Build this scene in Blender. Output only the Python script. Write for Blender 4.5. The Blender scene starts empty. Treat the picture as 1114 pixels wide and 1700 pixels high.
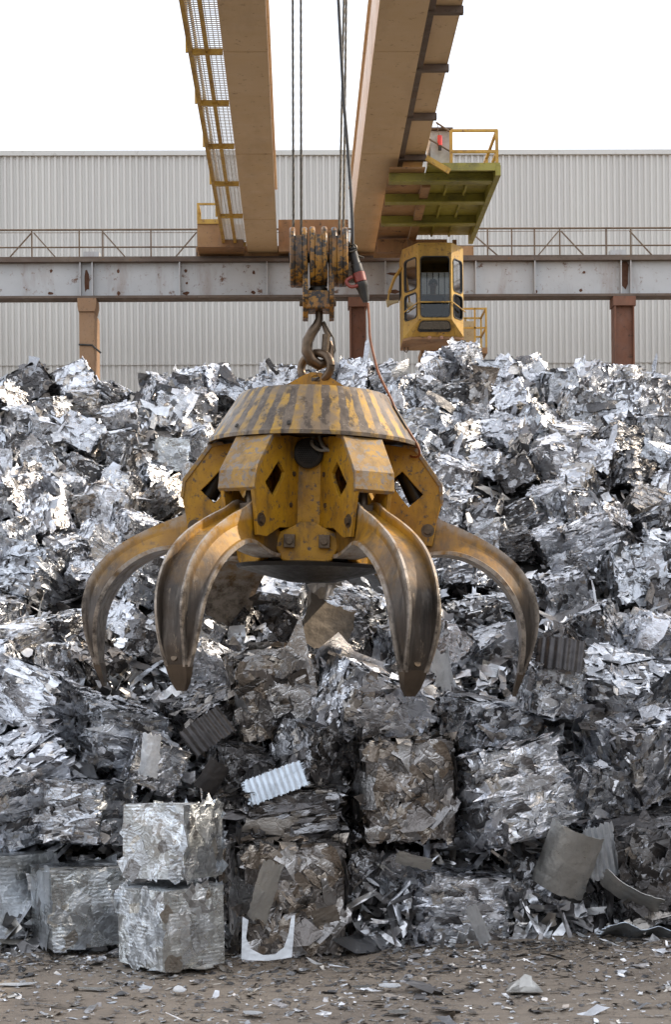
import bpy, math, random
import numpy as np
from mathutils import Vector, Matrix
C = bpy.context.scene.collection
SC = bpy.context.scene
R = math.radians
rng = np.random.default_rng(7)
random.seed(7)

# ------------------------------------------------------------------ camera
F, HX, HY, VPX, EYE, ROLL = 2800.0, 557.0, 1110.0, 495.0, 1.77, 0.009
yaw = math.atan((HX - VPX) / F)
d_ = Vector((math.sin(yaw), math.cos(yaw), 0)); r0 = Vector((math.cos(yaw), -math.sin(yaw), 0)); u0 = Vector((0, 0, 1))
r_ = r0 * math.cos(ROLL) - u0 * math.sin(ROLL); u_ = u0 * math.cos(ROLL) + r0 * math.sin(ROLL)
EYEP = Vector((0, 0, EYE))
def ray(px, py): return d_ * F + r_ * (px - HX) - u_ * (py - HY)
def P(px, py, Y):
    """plan helper: point of the vertical plane at depth Y"""
    v = ray(px, py); return EYEP + v * (Y / v.y)
def pix(p):
    q = Vector(p) - EYEP; z = q.dot(d_)
    return HX + F * q.dot(r_) / z, HY - F * q.dot(u_) / z
cam = bpy.data.cameras.new('camera'); co = bpy.data.objects.new('camera', cam); C.objects.link(co)
cam.sensor_fit = 'VERTICAL'; cam.sensor_height = 36; cam.lens = F / 1700 * 36
cam.shift_y = (HY - 850) / 1700; cam.clip_end = 2000; cam.clip_start = 0.1
m = Matrix.Identity(4)
for i, a in enumerate((r_, u_, -d_)):
    for j in range(3): m[j][i] = a[j]
m.translation = EYEP; co.matrix_world = m; SC.camera = co

# ------------------------------------------------------------------ world, sun
TO_SUN = Vector((0.80, 0.16, 0.58)).normalized()
el = math.asin(TO_SUN.z); az = math.atan2(TO_SUN.x, TO_SUN.y)
W = bpy.data.worlds.new('World'); SC.world = W; W.use_nodes = True
nt = W.node_tree; bg = nt.nodes['Background']
sky = nt.nodes.new('ShaderNodeTexSky'); sky.sky_type = 'NISHITA'; sky.sun_disc = False
sky.sun_elevation = el; sky.sun_rotation = az; sky.air_density = 1.2; sky.dust_density = 4.0; sky.ozone_density = 1.0
# thin bright overcast veil over the blue (the photograph's sky is hazy white)
tc = nt.nodes.new('ShaderNodeTexCoord'); nz = nt.nodes.new('ShaderNodeTexNoise'); nz.inputs['Scale'].default_value = 2.2; nz.inputs['Detail'].default_value = 5
cr = nt.nodes.new('ShaderNodeMapRange'); cr.inputs[1].default_value = 0.4; cr.inputs[2].default_value = 0.62; cr.inputs[3].default_value = 0.35; cr.inputs[4].default_value = 0.85
sep = nt.nodes.new('ShaderNodeSeparateXYZ'); lo = nt.nodes.new('ShaderNodeMapRange')
lo.inputs[1].default_value = 0.12; lo.inputs[2].default_value = 0.62; lo.inputs[3].default_value = 1.0; lo.inputs[4].default_value = 0.0
mxx = nt.nodes.new('ShaderNodeMath'); mxx.operation = 'MAXIMUM'
mx = nt.nodes.new('ShaderNodeMix'); mx.data_type = 'RGBA'; mx.inputs['B'].default_value = (8.9, 9.25, 9.9, 1)
nt.links.new(tc.outputs['Generated'], nz.inputs['Vector']); nt.links.new(nz.outputs['Fac'], cr.inputs[0])
nt.links.new(tc.outputs['Generated'], sep.inputs[0]); nt.links.new(sep.outputs['Z'], lo.inputs[0])
nt.links.new(cr.outputs[0], mxx.inputs[0]); nt.links.new(lo.outputs[0], mxx.inputs[1])
nt.links.new(mxx.outputs[0], mx.inputs['Factor']); nt.links.new(sky.outputs[0], mx.inputs['A']); nt.links.new(mx.outputs['Result'], bg.inputs['Color'])
bg.inputs['Strength'].default_value = 0.15
sl = bpy.data.lights.new('sun', 'SUN'); sl.energy = 3.3; sl.angle = R(0.6); sl.color = (1.0, 0.87, 0.70)
so = bpy.data.objects.new('sun', sl); C.objects.link(so); so.rotation_euler = TO_SUN.to_track_quat('Z', 'Y').to_euler()
so.location = (8, 4, 20)
vs = SC.view_settings; vs.view_transform = 'Standard'; vs.look = 'None'; vs.gamma = 1; vs.exposure = 0.65

# ------------------------------------------------------------------ node helpers / materials
class NT:
    def __init__(s, name):
        s.m = bpy.data.materials.new(name); s.m.use_nodes = True; s.t = s.m.node_tree
        s.b = s.t.nodes['Principled BSDF']
        s.oc = s.n('ShaderNodeTexCoord').outputs['Object']
    def n(s, ty, **kw):
        x = s.t.nodes.new(ty)
        for k, v in kw.items(): setattr(x, k, v)
        return x
    def l(s, a, b):
        if hasattr(a, 'node'): s.t.links.new(a, b)
        else: b.default_value = a
    def noise(s, scale, detail=4, rough=.6, vec=None, stretch=None):
        x = s.n('ShaderNodeTexNoise'); x.inputs['Scale'].default_value = scale; x.inputs['Detail'].default_value = detail; x.inputs['Roughness'].default_value = rough
        v = vec or s.oc
        if stretch:
            mp = s.n('ShaderNodeMapping'); mp.inputs['Scale'].default_value = stretch; s.l(v, mp.inputs['Vector']); v = mp.outputs[0]
        s.l(v, x.inputs['Vector']); return x.outputs['Fac']
    def ramp(s, v, a, b, lo=0., hi=1.):
        x = s.n('ShaderNodeMapRange'); s.l(v, x.inputs[0])
        for i, q in enumerate((a, b, lo, hi)): x.inputs[i + 1].default_value = q
        return x.outputs[0]
    def mix(s, f, a, b, mode='MIX'):
        x = s.n('ShaderNodeMix', data_type='RGBA', blend_type=mode); s.l(f, x.inputs['Factor'])
        for k, q in (('A', a), ('B', b)):
            if isinstance(q, tuple): q = tuple(q) + ((1,) if len(q) == 3 else ())
            s.l(q, x.inputs[k])
        return x.outputs['Result']
    def math(s, op, a, b=0.):
        x = s.n('ShaderNodeMath', operation=op); s.l(a, x.inputs[0]); s.l(b, x.inputs[1]); return x.outputs[0]
    def vm(s, op, a, b=None, sc=None):
        x = s.n('ShaderNodeVectorMath', operation=op); s.l(a, x.inputs[0])
        if b is not None: s.l(b, x.inputs[1])
        if sc is not None: s.l(sc, x.inputs['Scale'])
        return x.outputs[0]
    def bump(s, h, st, dist=.01, normal=None):
        x = s.n('ShaderNodeBump'); x.inputs['Strength'].default_value = st; x.inputs['Distance'].default_value = dist
        s.l(h, x.inputs['Height'])
        if normal is not None: s.l(normal, x.inputs['Normal'])
        s.l(x.outputs[0], s.b.inputs['Normal']); return x.outputs[0]
    def out(s, col=None, rough=None, metal=None):
        for k, v in (('Base Color', col), ('Roughness', rough), ('Metallic', metal)):
            if v is not None:
                if isinstance(v, tuple): v = tuple(v) + ((1,) if len(v) == 3 else ())
                s.l(v, s.b.inputs[k])
        return s.m

def paint(name, col, col2, worn, scale=3., wear=.56, streak=(1, 1, .25), rough=.5, grime=.5, gcol=(.035, .028, .02)):
    """old paint: tone variation, chips to bare metal, grime streaks"""
    t = NT(name)
    c = t.mix(t.ramp(t.noise(scale * .8, 5), .35, .65), col, col2)
    g = t.ramp(t.noise(scale * 1.6, 6, .7, stretch=streak), .50, .74)
    c = t.mix(t.math('MULTIPLY', g, grime), c, gcol)
    w = t.ramp(t.noise(scale * 4.5, 8, .72), wear, wear + .06)
    c = t.mix(w, c, worn)
    s2 = t.ramp(t.noise(scale * 14, 4, .7), .60, .68)
    c = t.mix(t.math('MULTIPLY', s2, .55), c, gcol)
    t.bump(t.noise(scale * 12, 5), .25, .004)
    return t.out(c, t.ramp(t.noise(scale * 5), .3, .7, rough - .12, rough + .18), 0.)

M = {}
# grab yellow
M['yellow'] = paint('grab_yellow_paint', (.44, .225, .006), (.31, .145, .008), (.09, .062, .038), 4.6, .555, (1, 1, .3), .56, .95, (.04, .028, .015))
M['cover'] = paint('scuffed_yellow_paint', (.40, .22, .03), (.17, .10, .045), (.20, .16, .125), 4.5, .50, (1, 1, .3), .5, .8, (.05, .035, .022))
M['block'] = paint('greasy_yellow_paint', (.30, .145, .014), (.20, .08, .01), (.022, .017, .013), 6, .475, (1, 1, .22), .42, 1.0, (.014, .011, .009))
M['cab'] = paint('cab_yellow_paint', (.47, .29, .055), (.37, .21, .04), (.11, .065, .035), 2.6, .57, (1, 1, .15), .55, .8)
M['green'] = paint('platform_green_paint', (.27, .24, .035), (.21, .19, .03), (.12, .085, .04), 1.6, .63, (1, 1, 1), .5, .6)
M['girder'] = paint('girder_ochre_paint', (.58, .42, .25), (.51, .36, .20), (.13, .08, .045), .5, .67, (1.5, .35, 1.5), .6, .28, (.16, .085, .035))
M['web'] = paint('girder_web_pale', (.62, .50, .40), (.55, .42, .32), (.3, .17, .08), .6, .66, (1, 1, .3), .55, .2)  # paler tone for the girder webs
M['brownpaint'] = paint('rusty_brown_paint', (.33, .19, .08), (.24, .125, .055), (.08, .045, .025), 1.0, .58, (1, 1, .4), .65, .6)
M['rail'] = paint('railing_yellow_paint', (.50, .31, .05), (.40, .22, .03), (.16, .08, .03), 3, .58, (1, 1, 1), .55, .4)
M['rustrail'] = paint('rusty_railing', (.16, .115, .075), (.12, .075, .045), (.09, .045, .02), 3, .6, (1, 1, 1), .75, .4)
M['beam'] = paint('beam_grey_paint', (.44, .44, .435), (.36, .36, .36), (.13, .06, .03), .8, .60, (1, 1, .22), .5, .75, (.19, .115, .07))
M['beamdark'] = paint('beam_flange_rust', (.13, .095, .07), (.09, .06, .045), (.16, .08, .04), 1.2, .6, (.3, 1, 1), .7, .5)
M['columnrust'] = paint('rust_red_column', (.20, .085, .045), (.145, .06, .035), (.07, .035, .02), 1.2, .6, (1, 1, .3), .7, .5)
M['columnconc'] = paint('brown_concrete', (.30, .185, .105), (.25, .15, .085), (.12, .07, .04), 1.6, .64, (1, 1, .4), .85, .4)
M['walllight'] = paint('pale_hall_sheet', (.52, .51, .48), (.47, .46, .43), (.35, .33, .3), .3, .8, (1, 1, .2), .6, .15, (.3, .28, .25))
M['hallgrey'] = paint('grey_hall_sheet', (.17, .168, .16), (.145, .142, .138), (.08, .07, .06), .5, .7)
def simple(name, col, rough=.5, metal=0., var=.25, sc=8., bump=.2):
    t = NT(name); d = tuple(x * (1 - var) for x in col)
    c = t.mix(t.ramp(t.noise(sc, 5), .35, .65), col, d); t.bump(t.noise(sc * 5, 4), bump, .003)
    return t.out(c, t.ramp(t.noise(sc * 2), .3, .7, max(.05, rough - .1), min(1, rough + .12)), metal)
M['rope'] = simple('wire_rope_steel', (.10, .085, .065), .5, .6)
M['darkrubber'] = simple('black_rubber', (.025, .023, .021), .55)
M['grease'] = simple('black_greasy_steel', (.030, .026, .022), .4, .5)
M['redplug'] = simple('red_plastic', (.24, .04, .025), .45)
M['orange'] = simple('orange_cable_sheath', (.27, .08, .02), .5, 0, .45, 14)
M['hose'] = simple('grey_hose', (.22, .20, .17), .5)
M['steel'] = simple('worn_dark_steel', (.15, .115, .085), .42, .75, .4, 5, .35)
M['hook'] = simple('polished_hook_steel', (.15, .105, .07), .38, .8, .5, 9, .35)
M['bolt'] = simple('dirty_bolt_steel', (.14, .10, .065), .45, .6, .4, 20)
M['dark'] = simple('dark_interior', (.035, .03, .025), .8)
M['seatfab'] = simple('dark_seat_cloth', (.03, .03, .032), .8)
M['cloth'] = simple('navy_work_jacket', (.035, .04, .05), .85)
M['skin'] = simple('skin', (.42, .24, .17), .55, 0, .12, 3)
M['hair'] = simple('grey_hair', (.12, .10, .09), .7)
M['redlamp'] = simple('red_lamp_plastic', (.62, .03, .02), .3)
M['cabinet'] = simple('grey_cabinet_paint', (.44, .43, .40), .5)
M['creampanel'] = paint('cream_panel', (.5, .42, .26), (.42, .34, .2), (.2, .1, .05), 2, .6)

# tine steel: yellow paint near the root, bare brown steel lower down where it digs
t = NT('tine_worn_steel')
geo = t.n('ShaderNodeSeparateXYZ'); t.l(t.oc, geo.inputs[0])
wob = t.math('MULTIPLY', t.math('SUBTRACT', t.noise(3.5, 6, .7), .5), .55)
hh = t.math('ADD', geo.outputs['Z'], wob)
rad = t.ramp(hh, -1.52, -1.16, 1., 0.)           # 1 = bare
yel = t.mix(t.ramp(t.noise(4, 5), .35, .65), (.40, .20, .008), (.27, .125, .01))
yel = t.mix(t.math('MULTIPLY', t.ramp(t.noise(7, 8, .75), .5, .66), .9), yel, (.085, .058, .034))
bare = t.mix(t.ramp(t.noise(5, 7, .7, stretch=(1.6, 1.6, .35)), .36, .68), (.082, .064, .050), (.036, .031, .028))
bare = t.mix(t.math('MULTIPLY', t.ramp(t.noise(34, 4, .65, stretch=(1, 1, .09)), .50, .72), .6), bare, (.15, .13, .11))
bare = t.mix(t.math('MULTIPLY', t.ramp(t.noise(22, 4, .65, stretch=(1, 1, .12)), .56, .66), .6), bare, (.03, .024, .02))
bare = t.mix(t.ramp(t.noise(16, 6, .75, stretch=(1.4, 1.4, .3)), .6, .72), bare, (.27, .21, .15))
gp = t.n('ShaderNodeNewGeometry')
edge = t.math('MULTIPLY', t.ramp(gp.outputs['Pointiness'], .515, .58), t.ramp(t.noise(12, 6, .7), .36, .58))
yel = t.mix(t.math('MULTIPLY', t.ramp(t.noise(2.6, 6, .7, stretch=(1.5, 1.5, .5)), .44, .62), .85), yel, (.06, .042, .027))
col = t.mix(edge, t.mix(rad, yel, bare), (.36, .31, .26))
t.bump(t.noise(26, 6, .7), .35, .004)
M['tine'] = t.out(col, t.ramp(t.noise(9, 5), .3, .7, .30, .55), t.math('MULTIPLY', rad, .55))

# striped skirt
t = NT('hazard_striped_skirt')
sx = t.n('ShaderNodeSeparateXYZ'); t.l(t.oc, sx.inputs[0])
ang = t.math('ARCTAN2', sx.outputs['X'], sx.outputs['Y'])
wv = t.math('MULTIPLY', t.math('SUBTRACT', t.noise(6, 6), .5), .13)
a2 = t.math('ADD', t.math('ADD', ang, wv), t.math('MULTIPLY', sx.outputs['Z'], .10))
st = t.math('SINE', t.math('MULTIPLY', a2, 34.))
st = t.ramp(st, -.22, .22)
c = t.mix(st, (.40, .225, .022), (.06, .045, .034))
c = t.mix(t.math('MULTIPLY', t.ramp(t.noise(5, 6, .7), .38, .58), .9), c, (.16, .122, .088))
c = t.mix(t.math('MULTIPLY', t.ramp(t.noise(11, 7, .7, stretch=(1, 1, .5)), .54, .62), .85), c, (.045, .034, .026))
c = t.mix(t.math('MULTIPLY', t.ramp(t.noise(26, 5, .7), .58, .66), .7), c, (.24, .20, .16))
t.bump(t.noise(14, 6), .25, .006)
M['skirt'] = t.out(c, t.ramp(t.noise(6), .3, .7, .32, .55), .35)

# ---- scrap metal: crumpled sheet, every facet tips its own way
def scrap_mat(name, k1=.22, k2=.18, s1=5., s2=15., rough=.22, per_obj=True, ripple=0., crease=.35):
    t = NT(name)
    oi = t.n('ShaderNodeObjectInfo')
    v = t.oc
    if per_obj:
        off = t.n('ShaderNodeCombineXYZ'); r7 = t.math('MULTIPLY', oi.outputs['Random'], 57.)
        for i in range(3): t.l(r7, off.inputs[i])
        v = t.vm('ADD', v, off.outputs[0])
    wn = t.n('ShaderNodeTexNoise'); wn.inputs['Scale'].default_value = s1 * .7; wn.inputs['Detail'].default_value = 3; t.l(v, wn.inputs['Vector'])
    v2 = t.vm('ADD', v, t.vm('SCALE', wn.outputs['Color'], sc=.9 / s1 * 2))
    vo = []
    for s_, k_ in ((s1, k1), (s2, k2)):
        x = t.n('ShaderNodeTexVoronoi'); x.inputs['Scale'].default_value = s_; t.l(v2, x.inputs['Vector'])
        vo.append(t.vm('SCALE', t.vm('SUBTRACT', x.outputs['Color'], (.5, .5, .5)), sc=k_)); last = x
    g = t.n('ShaderNodeNewGeometry')
    nn = t.vm('NORMALIZE', t.vm('ADD', g.outputs['Normal'], t.vm('ADD', vo[0], vo[1])))
    h = t.noise(s2 * 1.3, 5, .6, vec=v2)
    if ripple:
        w = t.n('ShaderNodeTexWave', wave_type='BANDS', bands_direction='Z'); w.inputs['Scale'].default_value = 6.5; w.inputs['Distortion'].default_value = 2.2
        w.inputs['Detail'].default_value = 2; t.l(v, w.inputs['Vector'])
        msk = t.ramp(t.noise(2.2, 3, .5, vec=v), .45, .6)
        h = t.math('ADD', h, t.math('MULTIPLY', t.math('MULTIPLY', w.outputs['Fac'], msk), ripple))
    ed = t.n('ShaderNodeTexVoronoi', feature='DISTANCE_TO_EDGE'); ed.inputs['Scale'].default_value = s1 * .9; t.l(v2, ed.inputs['Vector'])
    h = t.math('ADD', h, t.math('MULTIPLY', t.ramp(ed.outputs['Distance'], 0., .07), crease))
    t.bump(h, .34, .025, nn)
    at = t.n('ShaderNodeAttribute', attribute_name='tone')
    c = t.mix(1., at.outputs['Color'], oi.outputs['Color'], 'MULTIPLY') if per_obj else at.outputs['Color']
    dirt = t.ramp(t.noise(s1 * .6, 5, .65, vec=v), .52, .72)
    c = t.mix(t.math('MULTIPLY', dirt, .30), c, (.12, .11, .10))
    rg = t.math('ADD', t.math('MULTIPLY', at.outputs['Alpha'], .20), t.ramp(t.noise(s1, 3, vec=v), .3, .7, rough - .1, rough + .12))
    return t.out(c, rg, .94)
M['bale'] = scrap_mat('crumpled_scrap_sheet')
M['neat'] = scrap_mat('pressed_scrap_sheet', .22, .28, 3.2, 14., .24, True, .15, .16)
M['loose'] = scrap_mat('loose_scrap_sheet', .45, .3, 2.6, 9., .30, False)
def sheet_mat(name, col, rough, metal=.85, sc=4.):
    t = NT(name)
    c = t.mix(t.ramp(t.noise(sc, 6, .7), .35, .68), col, tuple(x * .62 for x in col))
    c = t.mix(t.math('MULTIPLY', t.ramp(t.noise(sc * 6, 6, .7, stretch=(1, .2, 1)), .55, .7), .5), c, tuple(x * .4 for x in col))
    t.bump(t.noise(sc * 2.2, 3), .3, .03)
    return t.out(c, t.ramp(t.noise(sc * 3), .3, .7, rough - .1, rough + .15), metal)
M['sh_white'] = sheet_mat('pale_sheet', (.70, .72, .74), .42, .6)
M['sh_grey'] = sheet_mat('grey_sheet', (.50, .49, .46), .34, .85)
M['sh_brown'] = sheet_mat('bronze_stained_sheet', (.19, .16, .13), .5, .75)
M['sh_dark'] = sheet_mat('dark_sheet', (.09, .085, .085), .38, .85)
M['sh_blue'] = sheet_mat('bluish_sheet', (.58, .64, .70), .36, .85)
# ground
t = NT('dirt_ground')
c = t.mix(t.ramp(t.noise(.9, 6, .6), .35, .65), (.265, .218, .170), (.190, .155, .122))
c = t.mix(t.math('MULTIPLY', t.ramp(t.noise(6, 7, .7, stretch=(.6, 1.6, 1)), .5, .68), .6), c, (.085, .068, .055))
c = t.mix(t.math('MULTIPLY', t.ramp(t.noise(38, 4, .7), .6, .7), .6), c, (.32, .29, .25))
t.bump(t.math('ADD', t.noise(7, 6, .7), t.math('MULTIPLY', t.noise(60, 4, .7), .5)), .7, .03)
M['ground'] = t.out(c, .85, 0.)
# corrugated wall
t = NT('corrugated_sheet_paint')
c = t.mix(t.ramp(t.noise(.25, 5, .6, stretch=(3, 3, .25)), .35, .65), (.52, .505, .47), (.475, .46, .43))
c = t.mix(t.math('MULTIPLY', t.ramp(t.noise(1.2, 6, .7, stretch=(6, 6, .12)), .55, .75), .35), c, (.40, .37, .32))
M['wall'] = t.out(c, .5, 0.)
# glass: clear pane with mirror of the sky
t = NT('window_glass')
for n in list(t.t.nodes):
    if n.type == 'BSDF_PRINCIPLED': t.t.nodes.remove(n)
tr = t.n('ShaderNodeBsdfTransparent'); tr.inputs[0].default_value = (.46, .48, .47, 1)
gl = t.n('ShaderNodeBsdfGlossy'); gl.inputs['Roughness'].default_value = .06; gl.inputs[0].default_value = (.85, .87, .9, 1)
fr = t.n('ShaderNodeFresnel'); fr.inputs[0].default_value = 1.42
ms = t.n('ShaderNodeMixShader'); t.l(fr.outputs[0], ms.inputs[0]); t.l(tr.outputs[0], ms.inputs[1]); t.l(gl.outputs[0], ms.inputs[2])
t.l(ms.outputs[0], t.t.nodes['Material Output'].inputs['Surface']); M['glass'] = t.m
# grating: fine wire mesh, see-through
t = NT('expanded_metal_mesh')
b = t.b; b.inputs['Base Color'].default_value = (.62, .60, .56, 1); b.inputs['Roughness'].default_value = .6
M['mesh'] = t.m

# ------------------------------------------------------------------ mesh builder
class MB:
    def __init__(s): s.v = []; s.f = []
    def add(s, vs, fs):
        o = len(s.v); s.v += [tuple(x) for x in vs]; s.f += [tuple(i + o for i in f) for f in fs]; return s
    def box(s, c, d, rot=None):
        c = Vector(c); vs = []
        for z in (-.5, .5):
            for y in (-.5, .5):
                for x in (-.5, .5):
                    p = Vector((x * d[0], y * d[1], z * d[2]))
                    vs.append(c + (rot @ p if rot else p))
        return s.add(vs, [(0, 2, 3, 1), (4, 5, 7, 6), (0, 1, 5, 4), (1, 3, 7, 5), (3, 2, 6, 7), (2, 0, 4, 6)])
    def span(s, a, b): # box from corner to corner
        a = Vector(a); b = Vector(b); return s.box((a + b) / 2, [abs(x) for x in (b - a)])
    def bar(s, a, b, w, h=None, up=(0, 0, 1)):
        a = Vector(a); b = Vector(b); h = h or w; d = (b - a); L = d.length; d.normalize(); up = Vector(up)
        if abs(d.dot(up)) > .97: up = Vector((1, 0, 0))
        sd = d.cross(up).normalized(); up = sd.cross(d)
        vs = [p + sd * (i * w / 2) + up * (j * h / 2) for p in (a, b) for j in (-1, 1) for i in (-1, 1)]
        return s.add(vs, [(0, 2, 3, 1), (4, 5, 7, 6), (0, 1, 5, 4), (1, 3, 7, 5), (3, 2, 6, 7), (2, 0, 4, 6)])
    def tube(s, pts, rad, n=10, cap=True, sq=1.):
        pts = [Vector(p) for p in pts]; k = len(pts)
        rad = rad if isinstance(rad, (list, tuple)) else [rad] * k
        vs = []; prev = None
        for i, p in enumerate(pts):
            d = (pts[min(i + 1, k - 1)] - pts[max(i - 1, 0)]).normalized()
            if prev is None:
                prev = Vector((0, 0, 1)) if abs(d.z) < .9 else Vector((0, 1, 0))
            a = (prev - d * prev.dot(d)).normalized(); prev = a; b = d.cross(a)
            for j in range(n):
                q = 2 * math.pi * j / n; vs.append(p + (a * math.cos(q) + b * math.sin(q) * sq) * rad[i])
        fs = [(i * n + j, i * n + (j + 1) % n, (i + 1) * n + (j + 1) % n, (i + 1) * n + j) for i in range(k - 1) for j in range(n)]
        if cap: fs += [tuple(range(n))[::-1], tuple(range((k - 1) * n, k * n))]
        return s.add(vs, fs)
    def cyl(s, a, b, r, n=16): return s.tube([a, b], r, n)
    def lathe(s, prof, n=48, c=(0, 0, 0), closed=False):
        vs = [(c[0] + r * math.sin(2 * math.pi * j / n), c[1] - r * math.cos(2 * math.pi * j / n), c[2] + z) for r, z in prof for j in range(n)]
        k = len(prof)
        fs = [(i * n + j, i * n + (j + 1) % n, ((i + 1) % k) * n + (j + 1) % n, ((i + 1) % k) * n + j) for i in range(k if closed else k - 1) for j in range(n)]
        return s.add(vs, fs)
    def prism(s, poly, o, ax, ay, nrm, th):
        """polygon in plane (o; ax, ay), thickness th along nrm, centred"""
        o = Vector(o); ax = Vector(ax); ay = Vector(ay); nrm = Vector(nrm); k = len(poly)
        vs = [o + ax * x + ay * y + nrm * (q * th / 2) for q in (-1, 1) for x, y in poly]
        fs = [tuple(range(k))[::-1], tuple(range(k, 2 * k))] + [(i, (i + 1) % k, k + (i + 1) % k, k + i) for i in range(k)]
        return s.add(vs, fs)
    def holed(s, outer, hole, o, ax, ay, nrm, th):
        """plate with one hole; outer and hole lists have the same length (bridged ring)"""
        o = Vector(o); ax = Vector(ax); ay = Vector(ay); nrm = Vector(nrm); k = len(outer)
        vs = [o + ax * x + ay * y + nrm * (q * th / 2) for q in (-1, 1) for pl in (outer, hole) for x, y in pl]
        fs = []
        for i in range(k):
            j = (i + 1) % k
            fs += [(j, i, k + i, k + j), (2 * k + i, 2 * k + j, 3 * k + j, 3 * k + i), (i, j, 2 * k + j, 2 * k + i), (k + j, k + i, 3 * k + i, 3 * k + j)]
        return s.add(vs, fs)
    def build(s, name, mat, parent=None, smooth=None, bevel=0., local=False):
        me = bpy.data.meshes.new(name)
        off = Vector((0, 0, 0))
        if parent is not None and not local:
            off = parent.get('_w') and Vector(parent['_w']) or Vector((0, 0, 0))
        me.from_pydata([tuple(Vector(v) - off) for v in s.v], [], s.f)
        import bmesh
        bm = bmesh.new(); bm.from_mesh(me); bmesh.ops.recalc_face_normals(bm, faces=bm.faces); bm.to_mesh(me); bm.free()
        me.materials.append(M[mat] if isinstance(mat, str) else mat)
        if smooth:
            me.polygons.foreach_set('use_smooth', [True] * len(me.polygons)); me.set_sharp_from_angle(angle=R(smooth))
        ob = bpy.data.objects.new(name, me); C.objects.link(ob)
        if parent is not None:
            ob.parent = parent; ob['_w'] = list(off)
        if bevel:
            b = ob.modifiers.new('bevel', 'BEVEL'); b.width = bevel; b.segments = 2; b.limit_method = 'ANGLE'; b.angle_limit = R(40)
        return ob
def tag(o, label=None, cat=None, group=None, kind=None):
    for k, v in (('label', label), ('category', cat), ('group', group), ('kind', kind)):
        if v: o[k] = v
    return o
def thing(name, loc, label, cat, group=None):
    o = bpy.data.objects.new(name, None); C.objects.link(o); o.location = loc; o['_w'] = list(loc); o.empty_display_size = .2
    return tag(o, label, cat, group)

# ------------------------------------------------------------------ setting: ground
def np_noise(xy, seed, scale, octv=3):
    r = np.random.default_rng(seed); out = np.zeros(len(xy)); a = 1.
    for o in range(octv):
        for k in range(5):
            th = r.uniform(0, 6.28); f = scale * (2 ** o) * r.uniform(.7, 1.3)
            out += a * np.sin((xy[:, 0] * math.cos(th) + xy[:, 1] * math.sin(th)) * f + r.uniform(0, 6.28)) / 5
        a *= .5
    return out
def grid_mesh(name, xs, ys, zf, mat):
    X, Y = np.meshgrid(xs, ys); xy = np.c_[X.ravel(), Y.ravel()]; z = zf(xy)
    nx, ny = len(xs), len(ys)
    i = (np.arange(ny - 1)[:, None] * nx + np.arange(nx - 1)[None]).ravel()
    f = np.c_[i, i + 1, i + 1 + nx, i + nx]
    return np.c_[xy, z], f
gx = np.unique(np.r_[-400, -120, -50, -20, np.linspace(-8, 8, 90), 20, 50, 120, 400]); gy = np.unique(np.r_[-400, -100, -30, -8, np.linspace(4, 14, 60), 20, 30, 60, 200, 600])
def gz(xy):
    m_ = np.clip((9 - np.abs(xy[:, 0])) / 3, 0, 1) * np.clip((15 - xy[:, 1]) / 2, 0, 1) * np.clip((xy[:, 1] - 2) / 2, 0, 1)
    return (np_noise(xy, 3, 1.3, 3) * .022) * m_
v, f = grid_mesh('ground', gx, gy, gz, 'ground')
me = bpy.data.meshes.new('ground'); me.from_pydata(v.tolist(), [], f.tolist()); me.materials.append(M['ground'])
me.polygons.foreach_set('use_smooth', [True] * len(me.polygons))
g = bpy.data.objects.new('ground', me); C.objects.link(g); tag(g, 'bare brown dirt yard littered with metal flakes', 'ground', kind='structure')

# ------------------------------------------------------------------ warehouse behind
YW = 42.0
wt = P(557, 253.5, YW).z
wh = thing('warehouse', (0, YW, 0), 'long pale warehouse with corrugated walls behind the scrap heap', 'building')
mb = MB(); pitch = .155; x0, x1 = -22., 22.; zb = 0.0; zs = P(300, 598, YW).z
prof = []
x = x0
while x < x1:
    prof += [(x, 0), (x + pitch * .42, 0), (x + pitch * .55, -.045), (x + pitch * .87, -.045)]; x += pitch
def corr(mb, za, zc, dy):
    vs = [(px_, YW + py_ + dy, z) for z in (za, zc) for px_, py_ in prof]; k = len(prof)
    mb.add(vs, [(i, i + 1, k + i + 1, k + i) for i in range(k - 1)])
corr(mb, zs - .12, wt, 0); lower = MB(); corr(lower, zb, zs, .03)
mb.build('upper_wall', 'wall', wh); lower.build('lower_wall', 'wall', wh)
MB().span((x0, YW - .10, wt - .08), (x1, YW + .4, wt + .04)).build('roof_trim', 'walllight', wh)
MB().span((x0, YW + .41, wt - .35), (x1, YW + 24, wt - .05)).build('roof', 'walllight', wh)
MB().span((x0, YW + .1, 0), (x0 + .2, YW + 24, wt)).span((x1 - .2, YW + .1, 0), (x1, YW + 24, wt)).span((x0, YW + 23.8, 0), (x1, YW + 24, wt)).build('side_wall', 'walllight', wh)

# tall hall on the right, out of the picture: it shades the foot of the heap
hall = thing('shade_hall', (15, 0, 0), 'tall unseen hall right of the scrap heap, shading its foot', 'building')
MB().span((11., -18, 0), (22, 20, 8.7)).build('wall', 'walllight', hall)
MB().span((10.7, -18.3, 8.703), (22.3, 20.3, 8.95)).build('roof', 'beamdark', hall)
MB().span((10.93, -4, 0), (10.99, 0, 4.5)).build('door', 'beamdark', hall)

hall2 = thing('reflection_hall', (0, -22, 0), 'unseen dark grey hall behind the camera, added to darken reflections', 'building')  # added out of view so camera-facing metal reflects something darker
MB().span((-40, -34, 0), (10.5, -22, 9)).build('wall', 'hallgrey', hall2)
MB().span((-40.4, -34.4, 9), (10.9, -21.6, 9.5)).build('roof', 'beamdark', hall2)
for xx in (-30, -20, -10, 0): MB().span((xx, -21.98, 0), (xx + 4.5, -21.9, 5)).build('door', 'beamdark', hall2)

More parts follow.
